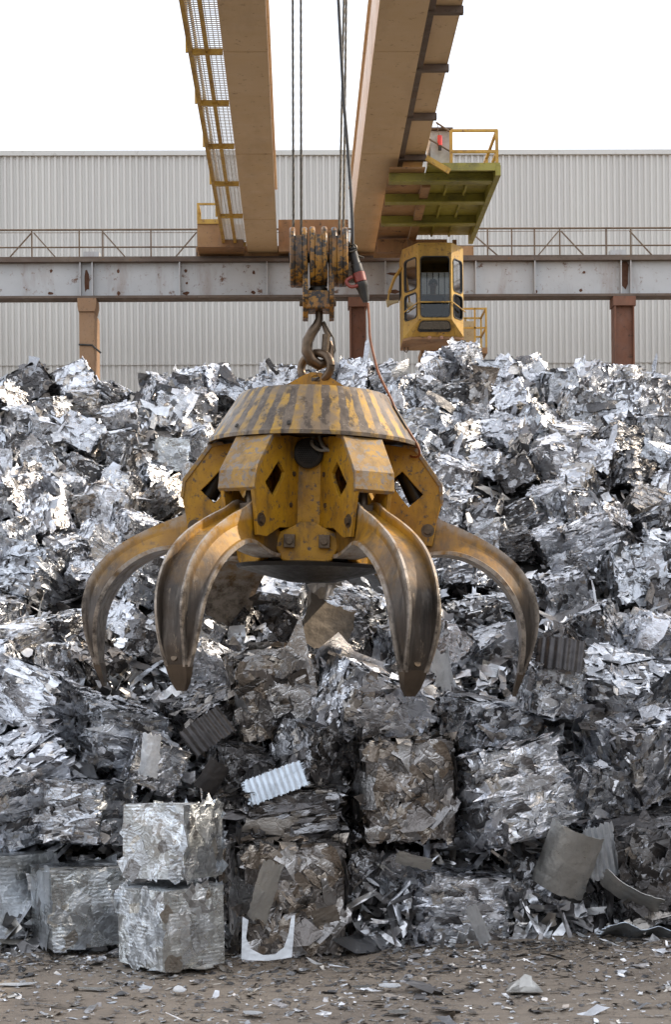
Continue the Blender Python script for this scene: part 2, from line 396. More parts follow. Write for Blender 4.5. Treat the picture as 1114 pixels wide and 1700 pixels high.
# ------------------------------------------------------------------ runway: beam, columns, railing
YB = 35.7
bt = P(300, 429, YB).z; bb = P(300, 494, YB).z
rb = thing('runway_beam', (0, YB + .2, bb), 'long grey rust-spotted crane runway beam carried on three columns', 'beam')
MB().span((-14, YB + .16, bb + .05), (14, YB + .20, bt - .06)).build('web', 'beam', rb)
fl = MB().span((-14, YB, bt - .06), (14, YB + .42, bt)); fl.build('top_flange', 'beamdark', rb)
MB().span((-14, YB + .0, bb), (14, YB + .42, bb + .05)).build('bottom_flange', 'beamdark', rb)
MB().span((-14, YB + .18, bt + .003), (14, YB + .25, bt + .09)).build('crane_rail', 'beamdark', rb)
for pxs in (133, 153, 298, 443, 640, 790, 888, 1031, 1047):
    q = P(pxs, 460, YB + .1)
    MB().span((q.x - .012, YB + .02, bb + .053), (q.x + .012, YB + .157, bt - .063)).build('stiffener', 'beam', rb)
rp = MB()
for pxs, pys, s1, s2 in ((143, 465, .10, .55), (84, 450, .05, .07), (83, 487, .09, .05), (196, 450, .05, .06), (196, 487, .06, .07), (308, 450, .05, .06), (309, 487, .10, .06), (421, 452, .05, .08), (420, 485, .08, .06), (310, 470, .04, .04), (655, 455, .22, .05), (655, 484, .18, .06), (1038, 455, .14, .6), (640, 470, .04, .05), (965, 482, .06, .05), (890, 484, .05, .06), (970, 452, .05, .05)):
    q = P(pxs, pys, YB + .155); n = 9
    s1 *= 1.5; s2 *= 1.5 if s2 < .3 else 1
    poly = [(s1 * .5 * math.cos(6.283 * k / n) * random.uniform(.6, 1.15), s2 * .5 * math.sin(6.283 * k / n) * random.uniform(.6, 1.15)) for k in range(n)]
    rp.prism(poly, (q.x, YB + .157, q.z), (1, 0, 0), (0, 0, 1), (0, 1, 0), .004)
rp.build('rust_patches', simple('rust_bloom', (.10, .04, .018), .85), rb)
gz0 = 0.
def column(pxa, pxb, pyb, mat, label, conc):
    a = P(pxa, pyb, YB + .05); b = P(pxb, pyb, YB + .05); cx = (a.x + b.x) / 2; w = b.x - a.x
    r = thing('crane_column', (cx, YB + .21, 0), label, 'column', 'columns under the runway beam')
    top = bb - .004
    if conc:
        MB().span((cx - w / 2, YB + .02, 0), (cx + w / 2, YB + .95, top - .28)).build('shaft', mat, r, bevel=.02)
        MB().prism([(-w * .52, -.28), (w * .5, -.28), (w * .62, -.14), (w * .62, 0), (-w * .58, 0), (-w * .58, -.17)], (cx, YB + .27, top), (1, 0, 0), (0, 0, 1), (0, 1, 0), .58).build('head', mat, r)
    else:
        h = MB().span((cx - w / 2, YB + .02, 0), (cx - w / 2 + .03, YB + .42, top - .2)).span((cx + w / 2 - .03, YB + .02, 0), (cx + w / 2, YB + .42, top - .2))
        h.span((cx - w / 2 + .031, YB + .12, 0), (cx + w / 2 - .031, YB + .15, top - .2)); h.build('shaft', mat, r)
        MB().span((cx - w / 2 - .03, YB - .0, top - .197), (cx + w / 2 + .03, YB + .44, top)).build('head', mat, r)
    MB().span((cx - w / 2 - .1, YB - .08, 0.004), (cx + w / 2 + .1, YB + .62, .05)).build('base_plate', 'columnrust', r)
    return r
colL = column(131, 157, 560, 'columnconc', 'sunlit brown concrete column, leftmost under the grey runway beam', True)
MB().tube([(P(130, 572, YB).x, YB - .0, P(130, 572, YB).z), P(152, 573, YB - .0), P(160, 580, YB), P(167, 586, YB)], .02, 6).build('tie_wire', 'darkrubber', colL)
column(581, 608, 560, 'columnrust', 'rust-red steel column behind the hook, middle of three', False)
column(1021, 1054, 560, 'columnrust', 'rust-red steel column at right, clear of the cab', False)
for pxa, lab in ((149, 'grey block on the beam above the concrete column'), (1030, 'grey block on the beam above the right-hand rusty column')):
    q = P(pxa, 420, YB + .1)
    o = MB().span((q.x - .17, YB + .28, bt + .004), (q.x + .17, YB + .5, bt + .22)).bar((q.x - .05, YB + .4, bt + .2), (q.x - .05, YB + .4, bt + .32), .02).bar((q.x + .06, YB + .4, bt + .2), (q.x + .06, YB + .4, bt + .32), .02).build('beam_joint_block', 'beam')
    tag(o, lab, 'block', 'joint blocks on the runway beam')
YR = YB + .75
rl = thing('walkway_railing', (0, YR, bt), 'thin rusty railing with diagonal braces along the top of the beam', 'railing')
rt = P(300, 381, YR).z; rm = P(300, 410, YR).z
MB().tube([(-14, YR, rt), (14, YR, rt)], .022, 6).build('top_rail', 'rustrail', rl)
MB().tube([(-14, YR, rm), (14, YR, rm)], .018, 6).build('middle_rail', 'rustrail', rl)
MB().tube([(-14, YR + .4, rt + .06), (0, YR + .4, rt + .03), (14, YR + .4, rt + .06)], .007, 4).build('wire', 'rustrail', rl)
MB().span((-14, YB + .43, bt - .05), (14, YR + .1, bt + .0)).build('walkway_plate', 'beamdark', rl)
for pxs in (-60, -30, 52, 131, 170, 250, 328, 370, 450, 570, 690, 810, 850, 888, 930, 1007, 1048, 1130, 1170):
    q = P(pxs, 405, YR); MB().bar((q.x, YR, bt), (q.x, YR, rt), .03).build('post', 'rustrail', rl)
for a, b in ((52, 0), (55, 106), (171, 222), (326, 277), (780, 846), (928, 880), (932, 985), (1046, 1098)):
    qa = P(a, 388, YR); qb = P(b, 425, YR); MB().bar((qa.x, YR, rt - .06), (qb.x, YR, bt), .026).build('brace', 'rustrail', rl)

# ------------------------------------------------------------------ bridge crane
ZG = 10.62
crane = thing('bridge_crane', (0.3, 20, ZG), 'ochre twin-girder overhead crane spanning above the scrap heap', 'crane')
YE = 35.9
def gx_at(px, py): # x of a point on the girder soffit
    v = ray(px, py); k = (ZG - EYE) / v.z; return (EYEP + v * k).x
xl0, xl1 = (gx_at(362, 2) + gx_at(410, 424)) / 2, (gx_at(441, 2) + gx_at(461, 424)) / 2
xr0, xr1 = (gx_at(628, 2) + gx_at(587, 372)) / 2, (gx_at(718, 2) + gx_at(632, 404)) / 2
for a, b in ((xl0, xl1), (xr0, xr1)):
    o = MB().span((a, 3, ZG), (b, YE, ZG + .03)).build('girder', 'girder', crane)
    w = MB().span((a + .05, 3, ZG + .031), (a + .07, YE, ZG + 1.35)).span((b - .07, 3, ZG + .031), (b - .05, YE, ZG + 1.35)); w.build('girder_web', 'web', o)
    MB().span((a, 3, ZG + 1.352), (b, YE, ZG + 1.39)).build('top_flange', 'girder', o)
    MB().span(((a + b) / 2 - .03, 3, ZG + 1.393), ((a + b) / 2 + .03, YE, ZG + 1.46)).build('trolley_rail', 'beamdark', o)
ec = MB().span((xl1 + .02, YE - .35, ZG - .05), (xr0 - .02, YE + .2, ZG + .62)); ec.build('end_carriage', 'brownpaint', crane)
e2 = MB().span((xl0 - 1.1, YE + .02, ZG - .09), (xr1 + 2.0, YE + .25, ZG + .14)); e2.build('end_beam', 'brownpaint', crane)
for yy in (14.6, 19.4, 24.2, 29.0, 33.2):
    for a, b in ((xl0, xl1), (xr0, xr1)): MB().span((a + .004, yy - .014, ZG - .007), (b - .004, yy + .014, ZG - .0005)).build('weld_seam', 'girder', crane)
# left walkway: frame, mesh floor, railing
xw0 = P(297, 2, 22.3).x; xw0 = (xw0 + gx_at(366, 398)) / 2; xw1 = xl0 - .01; xm = (xw0 + xw1) / 2 + .02; zw = ZG + .03
fr = MB(); fr.span((xw0, 3, zw), (xw0 + .06, YE - .6, zw + .1)).span((xm - .03, 3, zw), (xm + .03, YE - .6, zw + .06))
Yc = 24.3 - 2.2 * 8
while Yc < YE - .5:
    fr.span((xw0 + .061, Yc - .03, zw - .03), (xw1, Yc + .03, zw + .05)); Yc += 2.2
wf = fr.build('walkway_frame', 'rail', crane)
ms_ = MB()   # expanded metal: many thin bars
yy = 20.
while yy < YE - .6:
    ms_.span((xw0 + .06, yy, zw + .062), (xw1, yy + .020, zw + .072)); yy += .075
xx = xw0 + .1
while xx < xw1:
    ms_.span((xx, 20, zw + .073), (xx + .012, YE - .6, zw + .08)); xx += .07
ms_.build('walkway_mesh', 'mesh', crane)
rr = MB(); rr.tube([(xw0 - .02, 3, zw + 1.05), (xw0 - .02, YE - .3, zw + 1.05)], .022, 6).tube([(xw0 - .02, 3, zw + .55), (xw0 - .02, YE - .3, zw + .55)], .018, 6)
Yc = 24.3 - 2.2 * 8
while Yc < YE - .4:
    rr.bar((xw0 - .02, Yc, zw), (xw0 - .02, Yc, zw + 1.05), .035); Yc += 2.2
rr.build('walkway_railing', 'rail', crane)
# left end landing
a = P(330, 425, YE - .2); b = P(407, 389, YE - .2)
MB().span((a.x, YE - .75, ZG - .05), (b.x - .03, YE + .0, ZG + .42)).build('end_landing', 'brownpaint', crane)
MB().span((a.x, YE - .78, ZG + .425), (b.x - .25, YE, ZG + .52)).build('landing_floor', 'rail', crane)
er = MB(); xa, xb = a.x + .02, P(364, 340, YE - .7).x
zt = P(330, 340, YE - .7).z; zm_ = P(330, 371, YE - .7).z
for zz in (zt, zm_): er.bar((xa, YE - .75, zz), (xb, YE - .75, zz), .04).bar((xa, YE - .75, zz), (xa, YE - .05, zz), .04)
er.bar((xa, YE - .75, ZG + .5), (xa, YE - .75, zt + .02), .045).bar((xa, YE - .05, ZG + .5), (xa, YE - .05, zt), .045); er.build('landing_railing', 'rail', crane)
# right walkway: boxed floor panels on brackets
xg = xr1 + .10; xo = 2.30
MB().span((xr1 + .003, 3, ZG + .03), (xg - .003, 31.4, ZG + .07)).build('gap_shade_strip', 'beamdark', crane); zp = ZG + .10  # dark strip filling the gap, stands in for the shaded girder side
MB().span((xg, 3, zp), (xo, 31.4, zp + .05)).build('walkway_floor', 'girder', crane)
Yc = 22.8 - 2.2 * 8
while Yc < 30.5:
    MB().span((xr1 + .002, Yc - .05, zp - .10), (xo + .02, Yc + .05, zp - .003)).build('walkway_bracket', 'beamdark', crane); Yc += 2.2
MB().span((xo - .03, 3, zp + .051), (xo, 31.4, zp + .2)).build('kick_plate', 'girder', crane)
r2 = MB(); 
for zz in (zp + .6, zp + 1.1): r2.tube([(xo - .02, 3, zz), (xo - .02, 20.5, zz)], .022, 6)
Yc = 22.8 - 2.2 * 8
while Yc < 20.6: r2.bar((xo - .015, Yc, zp + .2), (xo - .015, Yc, zp + 1.1), .04); Yc += 2.2
r2.build('far_railing', 'rail', crane)
# green cab platform
zq = 10.32; Y0, Y1 = 29.05, 33.75; xp0, xp1 = xr1 - .16, P(831, 290, 29.05).x
MB().span((xp0 + .65, Y0, zq + .12), (xp1, Y1, zq + .16)).build('platform_plate', 'green', crane)
for yy in (Y0 + .55, Y0 + 1.85, Y0 + 3.35):
    MB().span((xp0, yy - .11, zq - .02), (xp1 - .085, yy + .0, zq + .117)).span((xp0, yy - .16, zq - .045), (xp1 - .085, yy + .05, zq - .022)).build('platform_beam', 'green', crane)
MB().span((xp1 - .08, Y0, zq - .06), (xp1 + .01, Y1, zq + .117)).build('edge_channel', 'green', crane)
MB().span((xp0 + .9, Y0 - .03, zq + .02), (xp1 - .085, Y0 + .02, zq + .117)).build('front_channel', 'green', crane)
rbs = MB()
for yy0, yy1 in ((Y0 + .65, Y0 + 1.68), (Y0 + 1.95, Y0 + 3.18), (Y0 + 3.42, Y1 - .1)):
    for xx in (xp0 + 1.05, (xp0 + xp1) / 2 + .45): rbs.span((xx, yy0, zq + .06), (xx + .04, yy1, zq + .117))
rbs.build('platform_rib', 'green', crane)
MB().span((xp0, Y0 + .2, zq + .118), (xp0 + .62, YE - .3, zq + .15)).span((xp0 + .62, Y0 + 1, zq + .02), (xp0 + .77, YE - .4, zq + .116)).build('rusty_bearer', 'brownpaint', crane)
MB().span((xp0, Y1 + .05, zq - .2), (xp1 - .5, Y1 + .25, zq + .05)).build('cab_bearer', 'brownpaint', crane)
pr = MB(); ya = Y0 + .06; zt = P(749, 217, ya).z; zm_ = P(749, 252, ya).z; xa, xb = P(749, 217, ya).x, P(825, 217, ya).x
for xx in (xa, xb): pr.bar((xx, ya, zq + .16), (xx, ya, zt), .05)
for zz in (zt, zm_): pr.bar((xa, ya, zz), (xb + .02, ya, zz), .045).bar((xb, ya, zz), (xb - .0, Y1 - .1, zz), .045)
for yy in (Y0 + 1.6, Y0 + 3.1, Y1 - .1): pr.bar((xb, yy, zq + .16), (xb, yy, zt), .045)
pr.build('platform_railing', 'rail', crane)
q0, q1 = P(714, 283, 29.4), P(747, 220, 29.4)
MB().span((q0.x, 29.3, zq + .15), (q1.x, 30.1, q1.z)).build('control_cabinet', 'cabinet', crane, bevel=.01)
MB().span((q0.x - .05, 29.2, q1.z + .003), (q1.x + .04, 30.15, q1.z + .03)).build('cabinet_lid', 'beamdark', crane)
lp = P(730.5, 234, 29.2)
MB().cyl((lp.x, 29.2, lp.z - .08), (lp.x, 29.2, lp.z + .09), .042, 12).build('warning_lamp', 'redlamp', crane, smooth=40)
MB().cyl((lp.x, 29.2, lp.z - .16), (lp.x, 29.2, lp.z - .08), .03, 10).build('lamp_base', 'darkrubber', crane, smooth=40)
MB().tube([P(724, 203, 29.18), P(748, 219, 29.18)], .018, 6).tube([P(713, 231, 29.18), P(749, 252, 29.18)], .016, 6).tube([P(726, 205, 29.18), P(730, 232, 29.18)], .008, 5).build('lamp_bracket', 'rustrail', crane)
a, b, c_ = P(708, 262, 29.0), P(747, 285, 29.0), P(711, 262, 29.0)
MB().bar(a, b, .05, .09).build('cabinet_strut', 'rail', crane)
# trolley above the grab, out of view
YG = 11.5
tx = P(522, 600, YG).x
tr_ = thing('hoist_trolley', (tx, YG, ZG + 1.46), 'crane hoist trolley on the twin girders above the grab', 'trolley')
MB().span((-0.9 + tx, YG - 1.0, ZG + 1.62), (1.0 + tx, YG - .8, ZG + 1.85)).span((-0.9 + tx, YG + .8, ZG + 1.62), (1.0 + tx, YG + 1.0, ZG + 1.85)).build('frame', 'brownpaint', tr_)
MB().cyl((tx - .7, YG, ZG + 2.0), (tx + .8, YG, ZG + 2.0), .28, 20).build('drum', 'grease', tr_, smooth=40)

# ------------------------------------------------------------------ operator cab
YC = 33.0
def cz(py): return P(720, py, YC).z
ztop, zband, zlow, zfl = cz(407), cz(425), cz(530), cz(553)
fxa, fxb = P(695, 470, YC).x, P(750, 470, YC).x            # front face
cxa, cxb = P(668.5, 470, YC + .55).x, P(769.5, 470, YC + .42).x  # outer edges of the chamfers
YCB = 34.55
cab = thing('operator_cab', ((fxa + fxb) / 2, YC + .75, zfl), 'yellow glazed crane operator cab hanging under the green platform', 'cab')
def panel(mb, p00, p10, p11, p01, holes, th):
    p00, p10, p11, p01 = map(Vector, (p00, p10, p11, p01)); n = (p10 - p00).cross(p01 - p00).normalized() * th
    us = sorted({0, 1, *[h[0] for h in holes], *[h[1] for h in holes]}); vs_ = sorted({0, 1, *[h[2] for h in holes], *[h[3] for h in holes]})
    pt = lambda u, v: (p00 * (1 - u) + p10 * u) * (1 - v) + (p01 * (1 - u) + p11 * u) * v
    for i in range(len(us) - 1):
        for j in range(len(vs_) - 1):
            um, vm_ = (us[i] + us[i + 1]) / 2, (vs_[j] + vs_[j + 1]) / 2
            if any(h[0] < um < h[1] and h[2] < vm_ < h[3] for h in holes): continue
            q = [pt(us[i], vs_[j]), pt(us[i + 1], vs_[j]), pt(us[i + 1], vs_[j + 1]), pt(us[i], vs_[j + 1])]
            mb.add(q + [x - n for x in q], [(0, 1, 2, 3), (7, 6, 5, 4), (0, 4, 5, 1), (1, 5, 6, 2), (2, 6, 7, 3), (3, 7, 4, 0)])
    return pt, n
def window(parent, pt, n, h):
    u0_, u1_, v0_, v1_ = h; e = .07
    def rr(a0, a1, b0, b1, k=5):  # rounded rectangle in uv
        pts = []
        rr_ = min(.075, .3 * (u1_ - u0_) * (pt(1, .5) - pt(0, .5)).length, .3 * (v1_ - v0_) * (pt(.5, 1) - pt(.5, 0)).length); ru, rv = rr_ / (pt(1, .5) - pt(0, .5)).length, rr_ / (pt(.5, 1) - pt(.5, 0)).length
        for cu, cv, s0 in ((a1 - ru, b1 - rv, 0), (a0 + ru, b1 - rv, 90), (a0 + ru, b0 + rv, 180), (a1 - ru, b0 + rv, 270)):
            for q in range(k): an = R(s0 + 90 * q / (k - 1)); pts.append((cu + ru * math.cos(an), cv + rv * math.sin(an)))
        return pts
    du, dv = .015 / (pt(1, .5) - pt(0, .5)).length, .015 / (pt(.5, 1) - pt(.5, 0)).length
    o_, i_ = rr(u0_, u1_, v0_, v1_), rr(u0_ + du, u1_ - du, v0_ + dv, v1_ - dv)
    # frame also fills the square corners of the opening
    sq = []
    for (u, v_) in o_:
        sq.append((u, v_))
    k = len(o_); m1 = MB()
    front = [pt(*q) + n * .35 for q in o_]; fin = [pt(*q) + n * .35 for q in i_]; back = [pt(*q) - n * .9 for q in o_]; bin_ = [pt(*q) - n * .9 for q in i_]
    m1.add(front + fin + back + bin_, [f_ for i in range(k) for f_ in ((i, (i + 1) % k, k + (i + 1) % k, k + i), (2 * k + (i + 1) % k, 2 * k + i, 3 * k + i, 3 * k + (i + 1) % k), (k + i, k + (i + 1) % k, 3 * k + (i + 1) % k, 3 * k + i), (i, 2 * k + i, 2 * k + (i + 1) % k, (i + 1) % k))])
    fo = m1.build('window', 'darkrubber', parent)
    m2 = MB(); q = [pt(*x) - n * .3 for x in i_]; q2 = [x - n * .15 for x in q]
    m2.add(q + q2, [tuple(range(k)), tuple(range(2 * k - 1, k - 1, -1))]); m2.build('pane', 'glass', fo)
    # corner fillets in body colour
    m3 = MB(); cor = [(u1_, v1_), (u0_, v1_), (u0_, v0_), (u1_, v0_)]
    for ci in range(4):
        seg = o_[ci * 5:ci * 5 + 5]; c0 = pt(*cor[ci])
        for q0_, q1_ in zip(seg, seg[1:]):
            m3.add([c0, pt(*q0_), pt(*q1_), c0 - n, pt(*q0_) - n, pt(*q1_) - n], [(0, 1, 2), (5, 4, 3)])
    return m3
body = MB(); fills = []
top_pts = [(cxa, YCB), (cxa, YC + .55), (fxa, YC), (fxb, YC), (cxb, YC + .42), (cxb, YCB)]
TH = .045
for i in range(5):
    a, b = top_pts[i], top_pts[i + 1]
    zl = zfl if i in (0, 4) else zlow
    vv = lambda z: (z - zl) / (ztop - zl)
    if i == 2: hs = [(.05, .95, vv(cz(527)), vv(cz(425)))]
    elif i == 1: hs = [(.12, .90, vv(cz(478)), vv(cz(424))), (.12, .90, vv(cz(536)) if vv(cz(536)) > .02 else .03, vv(cz(483)))]
    elif i == 3: hs = [(.12, .90, vv(cz(482)), vv(cz(427))), (.12, .90, .03, vv(cz(486)))]
    else: hs = [(.12, .62, .55, .9)]
    pt, n = panel(body, (*a, zl), (*b, zl), (*b, ztop), (*a, ztop), hs, TH)
    for h in hs: fills.append((pt, n, h))
# sloping nose panel and floor
nose = [(fxa, YC, zlow - .003), (fxb, YC, zlow - .003)]
YN = YC + .35
pt, n = panel(body, (fxa - .12, YN, zfl), (fxb + .10, YN, zfl), (fxb, YC, zlow - .002), (fxa, YC, zlow - .002), [(.07, .93, .3, .94)], TH); fills.append((pt, n, (.07, .93, .3, .94)))
for s_, fx, cx2, yc2 in ((-1, fxa, cxa, YC + .55), (1, fxb, cxb, YC + .42)):
    t3 = [(fx, YC, zlow - .002), (cx2, yc2, zlow - .002), (cx2, yc2, zfl), (fx + s_ * .11, YN, zfl)]
    if s_ > 0: t3 = [t3[0], t3[3], t3[2], t3[1]]
    body.add([Vector(q) for q in t3] + [Vector(q) + Vector((-s_ * .02, .04, 0)) for q in t3], [(0, 1, 2, 3), (7, 6, 5, 4)])
rp_ = MB(); k = len(top_pts)
rp_.add([(x, y, z) for z in (ztop + .002, ztop + .05) for x, y in top_pts], [tuple(range(k))[::-1], tuple(range(k, 2 * k))] + [(i, (i + 1) % k, k + (i + 1) % k, k + i) for i in range(k)])
rp_.build('roof', 'cab', cab)
fp = [(cxa, YCB), (cxa, YC + .55), (fxa - .12, YN), (fxb + .10, YN), (cxb, YC + .42), (cxb, YCB)]
fm = MB(); fm.add([(x, y, z) for z in (zfl - .05, zfl - .003) for x, y in fp], [tuple(range(k))[::-1], tuple(range(k, 2 * k))] + [(i, (i + 1) % k, k + (i + 1) % k, k + i) for i in range(k)]); fm.build('floor', 'brownpaint', cab)
pt, n = panel(body, (cxb, YCB, zfl), (cxa, YCB, zfl), (cxa, YCB, ztop), (cxb, YCB, ztop), [(.14, .86, .50, .90)], TH); back = (pt, n)
ex = MB()
for (pt, n, h) in fills:
    m3 = window(cab, pt, n, h); ex.add(m3.v, m3.f)
body.v_off = len(body.v); body.add(ex.v, ex.f); body.build('body', 'cab', cab)
# rear bars behind the seat
br = MB()
for i in range(9): xx = cxa + .2 + i * .12; br.bar((xx, YCB - .1, zfl + .7), (xx, YCB - .1, ztop - .2), .02)
br.build('rear_bars', 'darkrubber', cab)
gr = MB(); zr = cz(502); o_ = .05
gr.tube([(cxa + .02, YC + .5 - o_, cz(510)), (fxa - .01, YC - o_, zr), (fxb + .01, YC - o_, zr), (cxb + .03, YC + .4 - o_, cz(512))], .014, 6)
gr.build('grab_rail', 'cab', cab)
hb = P(642, 504, YC + .6); hd = P(662, 500, YC + .6)
hn = MB(); hn.tube([hb, hb + (hd - hb) * .25, hb + (hd - hb) * .6, hd], [.085, .055, .034, .03], 14); hn.build('horn', 'creampanel', cab, smooth=40)
MB().tube([P(646, 486, YC + .6), P(655, 462, YC + .6), P(667, 444, YC + .6)], .035, 6).tube([P(644, 502, YC + .6), P(646, 486, YC + .6)], .02, 6).build('horn_bracket', 'cab', cab)
MB().tube([P(672, 576, YC + 1.2), P(671, 582, YC + 1.2), P(675, 585, YC + 1.2), P(678, 581, YC + 1.2), P(677, 574, YC + 1.2)], .015, 6).build('hook_loop', 'rustrail', cab)
for xx in (cxa + .15, cxb - .15):
    for yy in (YC + .6, YCB - .15): MB().span((xx - .04, yy - .04, ztop + .05), (xx + .04, yy + .04, zq - .02)).build('hanger', 'brownpaint', cab)
# rear balcony
YK = YCB + .03; bx0, bx1 = P(700, 575, YK).x, P(805, 575, YK + .5).x; zb_ = P(760, 577, YK).z
MB().span((bx0, YK, zb_ - .12), (bx1, YK + 1.0, zb_)).build('balcony_floor', 'brownpaint', cab)
bl = MB(); zt = P(770, 512, YK).z; zm_ = P(770, 544, YK).z
for zz in (zt, zm_): bl.bar((cxb, YK + .03, zz), (bx1, YK + .03, zz), .035).bar((bx1 - .02, YK, zz), (bx1 - .02, YK + 1, zz), .035).bar((cxb, YK + .97, zz), (bx1, YK + .97, zz), .035)
for xx, yy in ((bx1 - .02, YK + .02), (bx1 - .02, YK + .97), (P(789, 540, YK).x, YK + .03), (P(781, 540, YK).x, YK + .97)): bl.bar((xx, yy, zb_), (xx, yy, zt), .035)
bl.build('balcony_railing', 'rail', cab)
a, b = P(763, 572, YK + .3), P(789, 534, YK + .3); MB().span((a.x, YK + .25, zb_ + .003), (b.x, YK + .3, b.z)).build('balcony_door', 'creampanel', cab)
# seat and operator
px_, py_ = P(720, 500, YC + .75).x, YC + .78
seat_z = zfl + .36
st_ = MB().span((px_ - .25, py_ - .2, seat_z - .1), (px_ + .25, py_ + .3, seat_z)).build('operator_seat', 'seatfab', cab, bevel=.03)
MB().span((px_ - .25, py_ + .27, seat_z + .02), (px_ + .25, py_ + .38, seat_z + .62)).build('backrest', 'seatfab', st_, bevel=.03)
MB().cyl((px_, py_ + .05, zfl), (px_, py_ + .05, seat_z - .1), .06).build('pedestal', 'grease', st_)
for xa, xb in ((-.34, -.22), (.2, .32)):
    cs = MB().span((px_ + xa, YC + .40, zfl), (px_ + xb, YC + .72, zfl + .58)).build('control_console', 'grease', cab, bevel=.01)
    xm_ = px_ + (xa + xb) / 2; MB().cyl((xm_, YC + .5, zfl + .58), (xm_, YC + .46, zfl + .74), .015).build('lever', 'bolt', cs)
def skin_body(name, verts, edges, radii, root, mat, sub=2):
    me = bpy.data.meshes.new(name); me.from_pydata(verts, edges, []); ob = bpy.data.objects.new(name, me); C.objects.link(ob)
    md = ob.modifiers.new('skin', 'SKIN'); md.use_smooth_shade = True
    for i, r in enumerate(radii):
        r = r if isinstance(r, tuple) else (r, r); me.skin_vertices[0].data[i].radius = r
    me.skin_vertices[0].data[root].use_root = True
    sb = ob.modifiers.new('sub', 'SUBSURF'); sb.levels = sub; sb.render_levels = sub
    me.materials.append(M[mat]); return ob
hz = seat_z
V_ = [(0, .1, .08), (0, .12, .28), (0, .10, .46), (0, .08, .56), (0, .05, .66), (0, .02, .76), (0, .02, .83),
      (-.19, .08, .50), (-.27, -.02, .28), (-.26, -.24, .24), (-.27, -.33, .25), (.19, .08, .50), (.27, -.02, .28), (.24, -.24, .24), (.25, -.33, .25),
      (-.10, .08, .06), (-.12, -.32, .05), (-.12, -.36, -.34), (-.12, -.46, -.40), (.10, .08, .06), (.12, -.32, .05), (.12, -.36, -.34), (.12, -.46, -.40)]
E_ = [(0, 1), (1, 2), (2, 3), (3, 4), (4, 5), (5, 6), (2, 7), (7, 8), (8, 9), (9, 10), (2, 11), (11, 12), (12, 13), (13, 14), (0, 15), (15, 16), (16, 17), (17, 18), (0, 19), (19, 20), (20, 21), (21, 22)]
Rr = [(.16, .12), (.16, .12), (.16, .11), (.055, .055), (.06, .065), (.08, .10), (.06, .075), .065, .05, .038, .03, .065, .05, .038, .03, .085, .07, .05, .04, .085, .07, .05, .04]
pe = skin_body('person', V_, E_, Rr, 0, 'skin'); pe.location = (px_, py_, hz + .005)
tag(pe, 'crane operator in a dark jacket sitting behind the cab glass', 'person')
jk = skin_body('jacket', [V_[i] for i in (0, 1, 2, 3, 7, 8, 9, 11, 12, 13)], [(0, 1), (1, 2), (2, 3), (2, 4), (4, 5), (5, 6), (2, 7), (7, 8), (8, 9)], [(.18, .14), (.18, .14), (.18, .125), (.07, .07), .08, .063, .05, .08, .063, .05], 0, 'cloth'); jk.parent = pe
tr2 = skin_body('trousers', [V_[i] for i in (0, 15, 16, 17, 19, 20, 21)], [(0, 1), (1, 2), (2, 3), (0, 4), (4, 5), (5, 6)], [(.175, .13), .10, .083, .062, .10, .083, .062], 0, 'cloth'); tr2.parent = pe
hr = MB(); hr.lathe([(.001, .115), (.05, .105), (.085, .07), (.097, .02), (.092, -.01)], 14, (0, .045, .77)); o = hr.build('hair', 'hair', pe, smooth=60, local=True)
fc = MB(); fc.add([(-.014, -.075, .73), (.014, -.075, .73), (0, -.105, .725), (0, -.078, .775)], [(0, 1, 2), (0, 2, 3), (1, 3, 2), (0, 3, 1)]); fc.build('nose', 'skin', pe, local=True)
ey = MB()
for s_ in (-1, 1): MB().box((s_ * .033, -.078, .765), (.022, .008, .010)).build('eye', 'dark', pe, local=True)
MB().box((0, -.079, .70), (.045, .006, .008)).build('mouth', 'dark', pe, local=True)

# ------------------------------------------------------------------ ropes, hook block, connector, cables
def wire_rope(pts, label, r=.0072):
    mb = MB(); pts = [Vector(p) for p in pts]
    # strands twisted round the axis
    L = (pts[-1] - pts[0]).length; n = int(L / .022); strands = 4
    for k in range(strands):
        q = []
        for i in range(n + 1):
            p = pts[0].lerp(pts[-1], i / n); a = i * .55 + k * 6.283 / strands
            q.append(p + Vector((math.cos(a), math.sin(a), 0)) * r * .62)
        mb.tube(q, r * .62, 4, cap=False)
    o = mb.build('wire_rope', 'rope', smooth=60); return tag(o, label, 'rope', 'hoist ropes of the hook block')
for (pa, pb, dy, lab) in ((486, 487, 0, 'leftmost twisted steel hoist rope above the hook block'), (499.5, 500, .0, 'second hoist rope from the left, above the hook block'),
                          (571, 563, .0, 'third hoist rope from the left, close beside the fourth'), (575, 570, .05, 'rightmost hoist rope, between its neighbour and the black cable')):
    top = P(pa, 2, YG + dy); bot = P(pb, 400, YG + dy); top = bot + (top - bot) * (7.6 / max(.1, (top - bot).z)) if False else bot + (top - bot) * ((ZG + 1.95 - bot.z) / (top - bot).z)
    wire_rope([bot, top], lab)
K = 1 / (F / YG)
blk = thing('hook_block', P(528, 530, YG), 'greasy yellow three-sheave hook block hanging from steel ropes', 'hook block')
